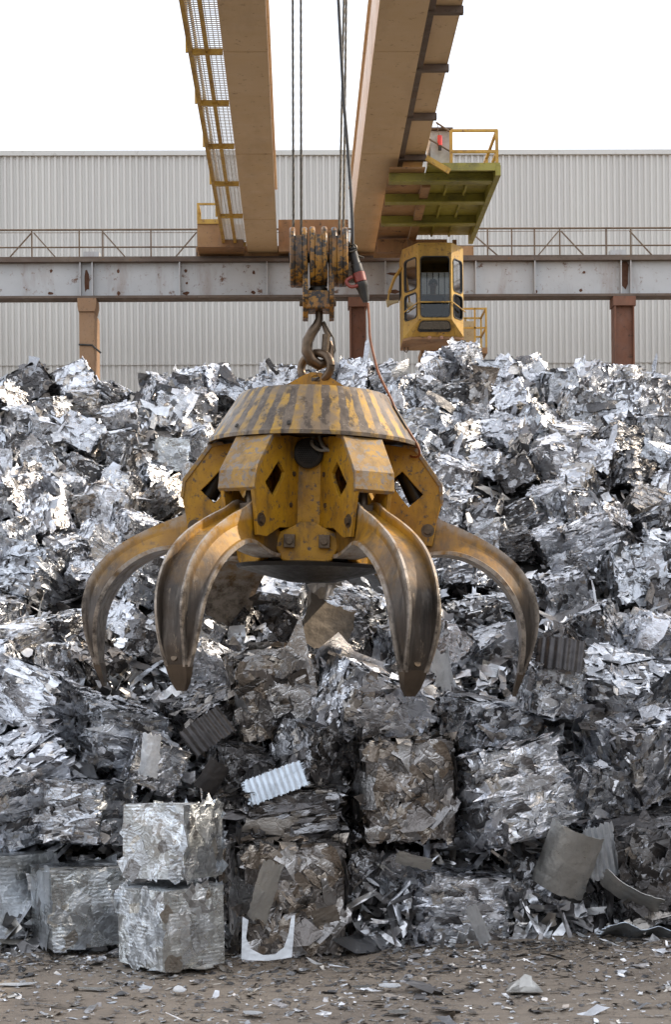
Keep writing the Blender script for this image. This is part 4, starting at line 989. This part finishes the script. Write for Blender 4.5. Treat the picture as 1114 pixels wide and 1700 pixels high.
BIG = {'bright': [bale_mesh(s, st, 820, WB) for s, st in ((51, 'rough'), (52, 'layer'))], 'mid': [bale_mesh(s, st, 820, WM) for s, st in ((61, 'rough'), (62, 'layer'), (63, 'worn'))],
       'dark': [bale_mesh(s, st, 820, WD) for s, st in ((71, 'rough'), (72, 'layer'))], 'brown': [bale_mesh(s, st, 820, WBR) for s, st in ((81, 'rough'), (82, 'rough'))], 'neat': LIB['neat']}
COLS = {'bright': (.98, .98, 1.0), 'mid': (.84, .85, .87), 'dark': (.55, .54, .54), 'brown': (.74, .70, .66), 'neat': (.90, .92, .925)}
def hit(px, py):
    v = ray(px, py); ys = np.arange(9.7, 18.4, .02); k = ys / v.y
    pts = np.c_[k * v.x, ys, EYE + k * v.z]; z = H(pts[:, :2]); i = np.argmax(pts[:, 2] <= z)
    if pts[i, 2] > z[i]: i = len(ys) - 1
    return Vector(pts[i])
bales = []
def put(px, py, size, tone, yaw_=None, tilt=None, Y=None, label=None, push=.22, dims=None, big=False, mesh=None):
    p = P(px, py, Y) if Y else hit(px, py); s = size * p.y / F
    if not Y:
        dr = (p - EYEP).normalized(); p = p + dr * (s * push)
    lib = (BIG if big else LIB)[tone]; me_ = mesh if mesh is not None else lib[len(bales) % len(lib)]
    o = bpy.data.objects.new('scrap_bale', me_); C.objects.link(o); o.location = p
    g = random.Random(int(px * 7 + py * 13))
    yw = g.uniform(0, 360) if yaw_ is None else yaw_
    tl = tilt if tilt is not None else (g.uniform(-32, 32), g.uniform(-32, 32))
    o.rotation_euler = (R(tl[0]), R(tl[1]), R(yw)); dm = dims or (1, g.uniform(.85, 1.1), g.uniform(.85, 1.05)); o.scale = [s * q for q in dm]
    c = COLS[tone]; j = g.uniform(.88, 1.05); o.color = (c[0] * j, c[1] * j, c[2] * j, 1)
    tag(o, label, 'scrap bale', 'scrap bales of the heap'); bales.append([o, px, py, tone, tl]); return o
# ---- front stacks, placed one by one (pixel of the centre, edge in pixels, depth)
put(284, 1533, 126, 'neat', 41, (0, 0), 10.12, 'neat grey bale on the ground, under the squared one', big=True, dims=(1, 1, 1.02), mesh=LIB['neat'][0])
put(287, 1394, 119, 'neat', 60, (-1, 2), 10.22, 'neat squared silver bale stacked on another at front left', big=True, dims=(1, 1, 1.0), mesh=LIB['neat'][1])
put(130, 1500, 126, 'neat', 24, (1, -1), 10.75, 'neat blue-grey bale on the ground, left of the two-high stack', big=True, dims=(1, 1, 1), mesh=LIB['neat'][2])
put(0, 1482, 132, 'neat', 38, (0, 1), 11.1, 'blue-grey bale on the ground at the left picture edge', big=True, mesh=LIB['neat'][3])
put(142, 1345, 112, 'mid', 72, (4, 3), 11.05, 'jagged bale standing on the blue-grey bales at front left', big=True)
put(40, 1308, 132, 'bright', 20, (20, -14), 11.3, 'big pale-topped bale leaning at the left edge above the ground row', big=True)
put(474, 1485, 168, 'brown', 12, (0, 1), 10.75, 'large brownish bale on the ground behind the ring-shaped offcut', big=True, dims=(1, .9, 1.05))
put(478, 1352, 140, 'dark', 10, (3, -2), 11.15, 'dark bale of scraps lying on the large brownish ground bale', big=True, dims=(1.1, .9, .7))
put(632, 1468, 118, 'dark', 8, (0, 0), 11.3, 'dark gaping bale on the ground below the brown-faced bale', big=True)
put(750, 1500, 122, 'bright', 20, (3, 4), 11.05, 'low torn bale shedding white strips on the ground', big=True, dims=(1.1, .9, .9))
put(668, 1308, 148, 'brown', 8, (0, 0), 11.25, 'brown-faced squared bale under the white tilted one, mid-front', big=True, dims=(1, .9, 1.08))
put(836, 1318, 158, 'bright', 28, (-9, -12), 11.2, 'large white tilted bale with stamped panel, right of the brown-faced one', big=True, dims=(1, .9, .95))
put(614, 1172, 138, 'bright', 32, (18, 20), 11.55, 'white crumpled bale tipped forward below the right front tine', big=True, dims=(1.1, .9, .8))
put(452, 1150, 130, 'brown', 12, (8, -6), 11.75, 'dark brown torn bale under the middle of the grab', big=True)
put(528, 1256, 112, 'dark', 40, (10, 12), 11.35, 'grey folded bale wedged left of the brown-faced bale', big=True)
put(885, 1478, 105, 'mid', 10, (0, 5), 11.5, 'half-hidden bale behind the curved grey sheet at right', big=True)
put(1078, 1432, 165, 'dark', 15, (4, -8), 11.2, 'large dark bale of stamped plates at the right edge', big=True)
put(985, 1318, 100, 'mid', 30, (8, 6), 11.45, 'greenish grey bale right of the large white tilted bale', big=True)
put(1062, 1248, 128, 'bright', 25, (14, -18), 11.6, 'bright blue-white bale at right above the dark plate bale', big=True)
put(1020, 1160, 128, 'mid', 50, (22, -20), 11.9, 'tilted peaked bale at right, beyond the right outer tine', big=True)
put(915, 1142, 86, 'mid', 12, (4, 4), 11.75, 'small squared bale beside the right outer tine tip', big=True)
put(812, 1205, 110, 'mid', 30, (12, 6), 11.75, 'flattened grey bale left of the right outer tine tip', big=True, dims=(1.1, 1, .7))
put(190, 1215, 112, 'mid', 35, (15, 10), 11.65, 'crumpled bale below the left outer tine tip', big=True)
put(70, 1165, 110, 'bright', 60, (20, 12), 11.8, 'torn silver bale at left, level with the left tine tip', big=True)
put(258, 1268, 84, 'bright', 15, (8, 20), 11.4, 'pale upright bale behind the squared stacked bale', big=True)
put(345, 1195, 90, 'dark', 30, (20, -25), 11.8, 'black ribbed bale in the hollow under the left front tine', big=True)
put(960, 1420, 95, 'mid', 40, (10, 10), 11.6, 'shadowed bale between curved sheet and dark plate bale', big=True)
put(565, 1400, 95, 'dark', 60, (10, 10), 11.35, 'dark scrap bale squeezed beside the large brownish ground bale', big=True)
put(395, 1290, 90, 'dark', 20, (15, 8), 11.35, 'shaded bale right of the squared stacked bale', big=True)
# ---- the slope
SL = [(54, 648, 62, 'dark'), (129, 640, 62, 'bright'), (140, 668, 48, 'bright'), (183, 662, 46, 'mid'), (266, 655, 52, 'bright'), (320, 640, 56, 'bright'), (357, 637, 48, 'bright'), (385, 660, 52, 'mid'), (325, 678, 52, 'bright'), (7, 668, 50, 'mid'),
 (85, 682, 50, 'mid'), (38, 704, 56, 'bright'), (78, 728, 64, 'mid'), (134, 726, 66, 'bright'), (201, 704, 58, 'bright'), (200, 742, 60, 'mid'), (278, 692, 54, 'mid'), (284, 757, 56, 'neat'), (333, 736, 50, 'bright'), (228, 775, 56, 'brown'), (20, 738, 50, 'mid'), (6, 770, 52, 'bright'),
 (70, 775, 54, 'mid'), (133, 788, 56, 'mid'), (34, 808, 66, 'bright'), (106, 815, 56, 'bright'), (201, 812, 58, 'bright'), (252, 797, 44, 'mid'), (276, 828, 58, 'brown'), (182, 848, 76, 'bright'), (150, 846, 56, 'brown'), (80, 864, 62, 'bright'), (8, 830, 52, 'mid'), (158, 897, 50, 'bright'), (224, 880, 50, 'bright'), (108, 922, 62, 'mid'), (22, 890, 54, 'mid'), (168, 920, 44, 'bright'),
 (58, 965, 108, 'mid'), (136, 955, 48, 'bright'), (258, 940, 50, 'bright'), (230, 978, 58, 'mid'), (205, 1035, 60, 'bright'), (120, 1045, 66, 'mid'), (40, 1065, 70, 'bright'), (95, 1100, 70, 'mid'), (240, 1075, 60, 'dark'),
 (768, 597, 52, 'bright'), (730, 616, 52, 'bright'), (777, 622, 46, 'mid'), (706, 655, 54, 'mid'), (790, 655, 58, 'brown'), (815, 624, 46, 'mid'), (838, 618, 44, 'bright'), (877, 620, 48, 'bright'), (852, 662, 58, 'bright'), (930, 645, 56, 'mid'), (988, 640, 62, 'bright'), (1038, 630, 48, 'bright'), (1070, 664, 76, 'bright'), (1106, 655, 54, 'bright'), (965, 690, 80, 'mid'), (1022, 692, 60, 'mid'), (740, 664, 52, 'mid'), (718, 690, 48, 'bright'), (697, 702, 50, 'bright'), (782, 694, 52, 'bright'), (738, 700, 54, 'mid'),
 (762, 737, 62, 'mid'), (840, 728, 66, 'bright'), (892, 708, 62, 'mid'), (918, 775, 72, 'bright'), (952, 732, 58, 'bright'), (988, 768, 62, 'bright'), (1028, 740, 62, 'dark'), (1090, 725, 76, 'bright'), (1052, 788, 56, 'dark'), (1098, 768, 54, 'mid'), (862, 792, 62, 'dark'), (960, 804, 56, 'bright'), (755, 795, 70, 'bright'), (762, 850, 56, 'bright'), (808, 862, 52, 'dark'), (866, 854, 52, 'mid'), (914, 830, 52, 'bright'), (950, 840, 54, 'mid'), (1066, 842, 62, 'brown'), (1010, 866, 50, 'bright'), (976, 905, 86, 'bright'), (914, 902, 60, 'bright'), (1038, 906, 52, 'dark'), (812, 888, 58, 'mid'), (856, 902, 52, 'dark'), (1096, 870, 54, 'mid'),
 (1054, 965, 106, 'mid'), (944, 956, 56, 'mid'), (938, 990, 76, 'bright'), (1096, 912, 58, 'mid'), (760, 952, 62, 'mid'), (805, 960, 56, 'mid'), (990, 1050, 78, 'mid'), (1085, 1065, 86, 'bright'), (930, 1080, 70, 'dark'), (790, 1030, 64, 'mid'), (750, 1085, 76, 'bright'),
 (478, 634, 54, 'bright'), (440, 652, 50, 'mid'), (530, 640, 50, 'mid'), (590, 632, 54, 'bright'), (640, 634, 58, 'bright'), (668, 660, 50, 'mid'), (650, 690, 52, 'mid'),
 (470, 1000, 70, 'mid'), (600, 1020, 80, 'mid'), (420, 990, 60, 'bright'), (560, 1080, 90, 'dark'), (330, 1050, 70, 'mid'), (300, 1000, 60, 'bright'), (690, 1000, 60, 'mid'), (330, 900, 54, 'mid'), (690, 880, 56, 'bright')]
for q in SL:
    q = (q[0], q[1], q[2] * .94, q[3])
    put(*q, tilt=(1, 4) if q[3] == 'neat' else None, yaw_=12 if q[3] == 'neat' else None, big=q[2] > 72)
# fillers tucked into the gaps of the slope
have = [(b[1], b[2], abs(b[0].scale[0]) * F / b[0].location.y) for b in bales]
gf = random.Random(5); tries = 0; nf = 0
while tries < 4000 and nf < 40:
    tries += 1; px, py = gf.uniform(-10, 1124), gf.uniform(640, 1120)
    if 340 < px < 700 and 690 < py < 960: continue
    s = 46 + (py - 640) * .06
    if all((px - a) ** 2 + (py - b) ** 2 > (.46 * (s + c)) ** 2 for a, b, c in have):
        put(px, py, s, gf.choice(['mid', 'mid', 'dark', 'bright', 'brown']), push=.6); have.append((px, py, s)); nf += 1
# labels by row, counted from the left
TW = {'bright': 'bright silver', 'mid': 'grey crumpled', 'dark': 'dark', 'brown': 'brownish', 'neat': 'neat square'}
ORD = 'first second third fourth fifth sixth seventh eighth ninth tenth eleventh twelfth thirteenth fourteenth fifteenth sixteenth seventeenth eighteenth'.split()
rows = {}
for b in bales:
    if 'label' in b[0]: continue
    rows.setdefault((int(np.digitize(b[2], [652, 690, 732, 775, 820, 865, 910, 960, 1010, 1060])), 0 if b[1] < 400 else 1 if b[1] < 690 else 2), []).append(b)
RN = ['ridge row'] + [x + ' row below the ridge' for x in ORD[:10]]
for (rw, sd), L in rows.items():
    L.sort(key=lambda b: b[1])
    for i, b in enumerate(L):
        leanw = ' tipped' if max(abs(b[4][0]), abs(b[4][1])) > 22 else ''
        b[0]['label'] = f"{TW[b[3]]}{leanw} bale, {ORD[i]} from left in {RN[rw]}, {('left of', 'behind', 'right of')[sd]} grab"
# the heap goes on outside the picture on both sides
for i in range(64):
    sd = -1 if i % 2 else 1; y = random.uniform(11.0, 18.3) if i % 4 < 2 else random.uniform(10.7, 12.2); x = sd * (y * .2 + .55 + random.uniform(0, 2.6)) + (.35 if sd > 0 else 0); z = float(H(np.array([[x, y]]))[0])
    ks = ['bright', 'mid', 'dark', 'mid']; o = bpy.data.objects.new('scrap_bale', random.choice(LIB[ks[i % 4]])); C.objects.link(o); o.location = (x, y, z)
    o.rotation_euler = [random.uniform(0, 6) for _ in range(3)]; s = random.uniform(.36, .44); o.scale = (s, s, s * .95); o.color = (.9, .9, .92, 1)
    tag(o, 'crumpled silver bale on the heap beyond the ' + ('left' if sd < 0 else 'right') + ' picture edge', 'scrap bale', 'scrap bales beyond the ' + ('left' if sd < 0 else 'right') + ' picture edge')

# ---- loose scrap: mound and the shards lying all over it
g = np.random.default_rng(99)
V, Fc = grid_mesh('m', np.linspace(-7.4, 7.4, 190), np.linspace(9.6, 28, 200), lambda xy: HM(xy) - .10 + np_noise(xy, 21, 9, 2) * .035, 'loose')
T0 = np.repeat(np.array([[.05, .048, .046, .8]]), len(V), 0)  # near-black tone puts shade into the gaps between bales
def on_heap(n, xr, yr):
    xy = np.c_[g.uniform(*xr, n), g.uniform(*yr, n)]; e = .06; z = HM(xy)
    gxn = (HM(xy + [e, 0]) - z) / e; gyn = (HM(xy + [0, e]) - z) / e; N = np.c_[-gxn, -gyn, np.ones(n)]; return np.c_[xy, z], N / np.linalg.norm(N, axis=1, keepdims=True)
VV, FF, TT = [V], [Fc], [T0]; off = len(V)
for (n, xr, yr, smu, lift, w) in ((9000, (-3.2, 3.6), (10.3, 12.9), -3.4, .06, WD), (6000, (-3.2, 3.6), (11.5, 12.9), -3.3, .20, WM), (4500, (-4.2, 4.6), (12.8, 18.6), -3.4, -.03, WD), (2500, (-7, 7), (10.4, 20), -3.1, .04, WM), (1500, (-2.9, 3.3), (10.1, 11.0), -3.5, .03, WD), (2200, (-3.2, 3.6), (10.5, 13.2), -3.3, .10, WM)):
    Cn, N = on_heap(n, xr, yr); N = N + g.normal(size=(n, 3)) * .55; Cn = Cn + np.c_[g.normal(0, .03, n), g.normal(0, .03, n), g.uniform(-.12, lift, n)]
    S = np.exp(g.normal(smu, .45, n)) ; a_, b_ = shards(g, Cn, N, S, np.exp(np.abs(g.normal(.15 if n != 2200 else 1.15, .45 if n != 2200 else .25, n))), g.normal(0, .35, n), .22, None, .07)
    VV.append(a_); FF.append(b_ + off); TT.append(np.repeat(tones(g, n, w), 12, 0)); off += len(a_)
me = npmesh('loose_scrap', np.vstack(VV), np.vstack(FF), np.vstack(TT), 'loose'); o = bpy.data.objects.new('loose_scrap', me); C.objects.link(o)
tag(o, 'mass of loose torn metal sheet filling the heap between the bales', 'scrap metal', kind='stuff')
# ---- flakes on the ground
n = 11500; xy = np.c_[g.uniform(-3.2, 3.4, n), 6.8 + (g.uniform(0, 1, n) ** .75) * 4.3]; xy[9000:, 1] = 10.75 - np.abs(g.normal(0, .42, 2500)); z = gz(xy) + g.uniform(.001, .012, n)
S = np.exp(g.normal(-4.85, .6, n)); N = np.c_[g.normal(0, .22, n), g.normal(0, .22, n), np.ones(n)]
a_, b_ = shards(g, np.c_[xy, z + S * .1], N, S, np.exp(np.abs(g.normal(.25, .4, n))), g.normal(0, .18, n), .25, None, .05)
tt = tones(g, n, [1.2, 1, 1.4, 2, 3, 3, 4.5, 1]); me = npmesh('metal_flakes', a_, b_, np.repeat(tt, 12, 0), 'loose'); o = bpy.data.objects.new('metal_flakes', me); C.objects.link(o)
tag(o, 'small metal flakes strewn over the dirt in front of the heap', 'metal flakes', kind='stuff')

# ---- single sheets one can point at
def sheet(name, px, py, Y, wpx, hpx, rot, mat, label, curl=0., curl2=0., ripple=(0, 1), jag=.04, n=14, th=.004):
    """a bent sheet: w across, h up, curl in radians round the upright axis, ripple (amplitude m, count)"""
    c = P(px, py, Y); w, h = wpx * Y / F, hpx * Y / F; gg = random.Random(int(px + py)); top = []
    for j in range(n):
        for i in range(n):
            u, v_ = i / (n - 1) - .5, j / (n - 1) - .5
            ju = gg.uniform(-jag, jag) if i in (0, n - 1) else 0; jv = gg.uniform(-jag, jag) if j in (0, n - 1) else 0
            x, z = (u + ju) * w, (v_ + jv) * h; y = 0.
            if curl: rr = w / curl; a = (u + ju) * curl; x = rr * math.sin(a); y = rr * (1 - math.cos(a))
            if curl2: rr = h / curl2; a = (v_ + jv) * curl2; z = rr * math.sin(a); y += rr * (1 - math.cos(a))
            y += ripple[0] * math.sin(6.283 * ripple[1] * u) + gg.gauss(0, .0015 * min(1, (14 / n) ** 2))
            top.append(Vector((x, y, z)))
    vs = top + [q + Vector((0, th, 0)) for q in top]; k = n * n; fs = []
    for j in range(n - 1):
        for i in range(n - 1):
            a = j * n + i; fs += [(a, a + 1, a + n + 1, a + n), (k + a + n, k + a + n + 1, k + a + 1, k + a)]
    bd = list(range(n)) + [n * q + n - 1 for q in range(1, n)] + [n * (n - 1) + q for q in range(n - 2, -1, -1)] + [n * q for q in range(n - 2, 0, -1)]
    for a, b in zip(bd, bd[1:] + bd[:1]): fs.append((a, k + a, k + b, b))
    m_ = MB(); m_.add(vs, fs); o = m_.build(name, mat, smooth=40); o.location = c; o.rotation_euler = [R(q) for q in rot]
    return tag(o, label, 'metal sheet')
sheet('curved_sheet', 938, 1432, 10.75, 104, 116, (12, 22, -18), 'sh_grey', 'large smooth grey curved sheet standing at the foot of the heap', curl=1.7, jag=.012)
sheet('ribbed_sheet', 1000, 1414, 10.8, 52, 92, (8, -12, 10), 'sh_white', 'narrow ribbed pale sheet right of the curved grey one', ripple=(.008, 5), n=26)
sheet('folded_sheet', 1072, 1551, 10.85, 150, 66, (64, 8, 6), 'sh_blue', 'pale bluish folded panel lying on the dirt at far right', ripple=(.018, 2.5), n=22)
sheet('sloping_sheet', 1046, 1487, 10.75, 110, 46, (50, 28, -10), 'sh_grey', 'dull grey panel sloping down above the folded panel', curl=.8)
sheet('bronze_sheet', 540, 1040, 11.75, 90, 84, (-8, 20, 24), 'sh_brown', 'bronze-stained curled sheet sticking up under the grab', curl=-.9)
sheet('black_sheet', 930, 1084, 11.55, 86, 60, (-28, 6, -10), 'sh_dark', 'black fanned sheet right of the right outer tine', curl=1.0, ripple=(.006, 6), n=49)
sheet('upright_sheet', 247, 1254, 10.9, 36, 72, (6, 10, -25), 'sh_white', 'white bent sheet standing behind the squared stacked bale', curl=.7)
sheet('crescent_sheet', 738, 1112, 11.2, 42, 64, (10, -14, 20), 'sh_white', 'pale crescent-shaped sheet right of the right front tine', curl=1.9, jag=.16)
sheet('finned_sheet', 457, 1300, 10.85, 104, 48, (-30, -20, 0), 'sh_blue', 'bluish finely ribbed sheet lying above the large brownish bale', ripple=(.005, 10), n=61)
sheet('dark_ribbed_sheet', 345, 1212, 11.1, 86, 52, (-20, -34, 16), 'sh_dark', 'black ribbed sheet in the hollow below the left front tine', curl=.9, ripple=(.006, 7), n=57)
sheet('brown_plate', 540, 1520, 10.28, 46, 27, (4, -16, -14), 'sh_brown', 'small brown plate leaning on the large brownish ground bale', curl=.25)
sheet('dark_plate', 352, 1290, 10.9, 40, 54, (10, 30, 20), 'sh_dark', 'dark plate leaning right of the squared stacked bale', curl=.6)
sheet('grey_strip', 795, 1535, 10.55, 22, 76, (16, -26, 10), 'sh_white', 'long pale strip propped against the low torn bale', curl=.4)
sheet('wavy_strip', 688, 1430, 10.7, 62, 22, (20, 14, 0), 'sh_grey', 'grey strip lying over the dark gaping ground bale', curl=.5)
sheet('white_scrap', 775, 1555, 10.65, 56, 30, (48, -14, 20), 'sh_white', 'white crumpled scrap lying at the foot of the torn bale', ripple=(.02, 3), jag=.12)
sheet('tall_plate', 440, 1480, 10.25, 36, 100, (6, 16, 6), 'sh_grey', 'narrow grey plate on the face of the large ground bale', curl=.35)
# ring-shaped offcut
oc2 = MB(); yo = 10.08; k_ = yo / F
outp = [(-42, 36), (-44, -32), (-30, -34), (0, -35), (26, -32), (40, -30), (43, 0), (46, 38)]; inn_ = [(-32, 30), (-36, 2), (-28, -16), (-8, -26), (12, -25), (27, -14), (35, 8), (40, 36)]
c0 = P(444, 1560, yo)
oc2.add([c0 + Vector((x * k_, (y + 36) * k_ * .28 + t_, y * k_)) for t_ in (0, .004) for pl_ in (outp, inn_) for x, y in pl_], [f_ for i in range(7) for f_ in ((i, i + 1, 8 + i + 1, 8 + i), (16 + i + 1, 16 + i, 24 + i, 24 + i + 1), (i, 16 + i, 16 + i + 1, i + 1), (8 + i, 8 + i + 1, 24 + i + 1, 24 + i))] + [(0, 8, 24, 16), (7, 23, 31, 15)])
tag(oc2.build('ring_offcut', 'sh_white'), 'white sheet offcut with a big round hole leaning at the ground bale', 'metal sheet')
def offcut(px, py, wpx, dpx, mat, label, rot=0, fold=0.):
    v = ray(px, py); k = (.012 - EYE) / v.z; c = EYEP + v * k; s = c.y / F; w = wpx * s; d = dpx * s * 2.8; n = 7; gg = random.Random(int(px * 3 + py))
    a = [(w / 2 * math.cos(6.283 * i / 9) * gg.uniform(.75, 1.2), d / 2 * math.sin(6.283 * i / 9) * gg.uniform(.7, 1.25)) for i in range(9)]
    m_ = MB(); zf = lambda x, y: .006 + abs(x) * .08 + fold * max(0, y) * 1.2
    vs = [(x * f_, y * f_, zf(x * f_, y * f_) + t_) for t_ in (0, .003) for f_ in (1, .5) for x, y in a] + [(0, 0, .006), (0, 0, .009)]
    fs = []
    for i in range(9):
        j = (i + 1) % 9; fs += [(i, j, 9 + j, 9 + i), (18 + j, 18 + i, 27 + i, 27 + j), (9 + i, 9 + j, 36), (27 + j, 27 + i, 37), (i, 18 + i, 18 + j, j)]
    m_.add(vs, fs); o = m_.build('sheet_offcut', mat); o.location = (c.x, c.y, .004); o.rotation_euler = (0, 0, R(rot)); return tag(o, label, 'metal offcut', 'offcuts lying on the dirt')
offcut(662, 1680, 34, 14, 'sh_grey', 'grey square offcut on the dirt near the bottom edge', 10)
offcut(420, 1682, 36, 10, 'sh_white', 'white torn offcut on the dirt below the ring-shaped offcut', -20)
offcut(25, 1635, 60, 9, 'sh_white', 'pale long offcut on the dirt at the left edge', 5)
offcut(155, 1642, 52, 7, 'sh_grey', 'long grey offcut on the dirt below the blue-grey bale', -12)
offcut(298, 1645, 22, 8, 'sh_white', 'white curled offcut on the dirt below the neat stack', 30, .6)
offcut(650, 1638, 40, 7, 'sh_white', 'white bent strip on the dirt, middle of the foreground', -8, .4)
offcut(602, 1638, 34, 7, 'sh_grey', 'grey flake strip just left of the white bent strip', 15)
offcut(524, 1600, 14, 10, 'sh_white', 'small pale square offcut just right of the ring-shaped offcut', 70, .5)
offcut(335, 1607, 44, 10, 'sh_grey', 'crumpled grey offcut at the foot of the neat stack', 10, .3)
offcut(908, 1674, 26, 5, 'sh_grey', 'dull oval offcut below the folded cap offcut', 0)
offcut(790, 1588, 16, 6, 'sh_white', 'small white offcut on the dirt right of the crumpled scrap', 20)
offcut(968, 1555, 18, 8, 'sh_white', 'small white offcut beside the bluish folded panel', 50, .5)
offcut(560, 1612, 20, 7, 'sh_grey', 'thin grey offcut right of the small pale square', 80, .4)
# folded cap-like offcut
v_ = ray(871, 1648); c0 = EYEP + v_ * ((0.0 - EYE) / v_.z); s = c0.y / F
cp = MB(); pr2 = [(-30, 0, 0), (-22, 8, 20), (-6, 14, 26), (18, 14, 24), (28, 4, 12), (30, 0, -8), (8, 2, -14), (-12, 3, -12)]
cp.add([(x * s, y_ * s * 1.4, z_ * s * .9 + t_) for t_ in (.004, .009) for x, z_, y_ in pr2], [tuple(range(8)), tuple(range(15, 7, -1))] + [(i, 8 + i, 8 + (i + 1) % 8, (i + 1) % 8) for i in range(8)])
up = [(-8, 4, 4), (16, 4, 6), (15, 24, 20), (4, 27, 24), (-5, 20, 18)]
cp.add([(x * s, y_ * s + t_, z_ * s) for t_ in (0, .005) for x, z_, y_ in up], [tuple(range(5)), tuple(range(9, 4, -1))] + [(i, 5 + i, 5 + (i + 1) % 5, (i + 1) % 5) for i in range(5)])
o = cp.build('folded_offcut', 'sh_grey'); o.location = c0; tag(o, 'folded cap-shaped silver offcut on the dirt at right', 'metal offcut', 'offcuts lying on the dirt')

for ob in bpy.data.objects:
    if '_w' in ob: del ob['_w']
bpy.context.view_layer.update()
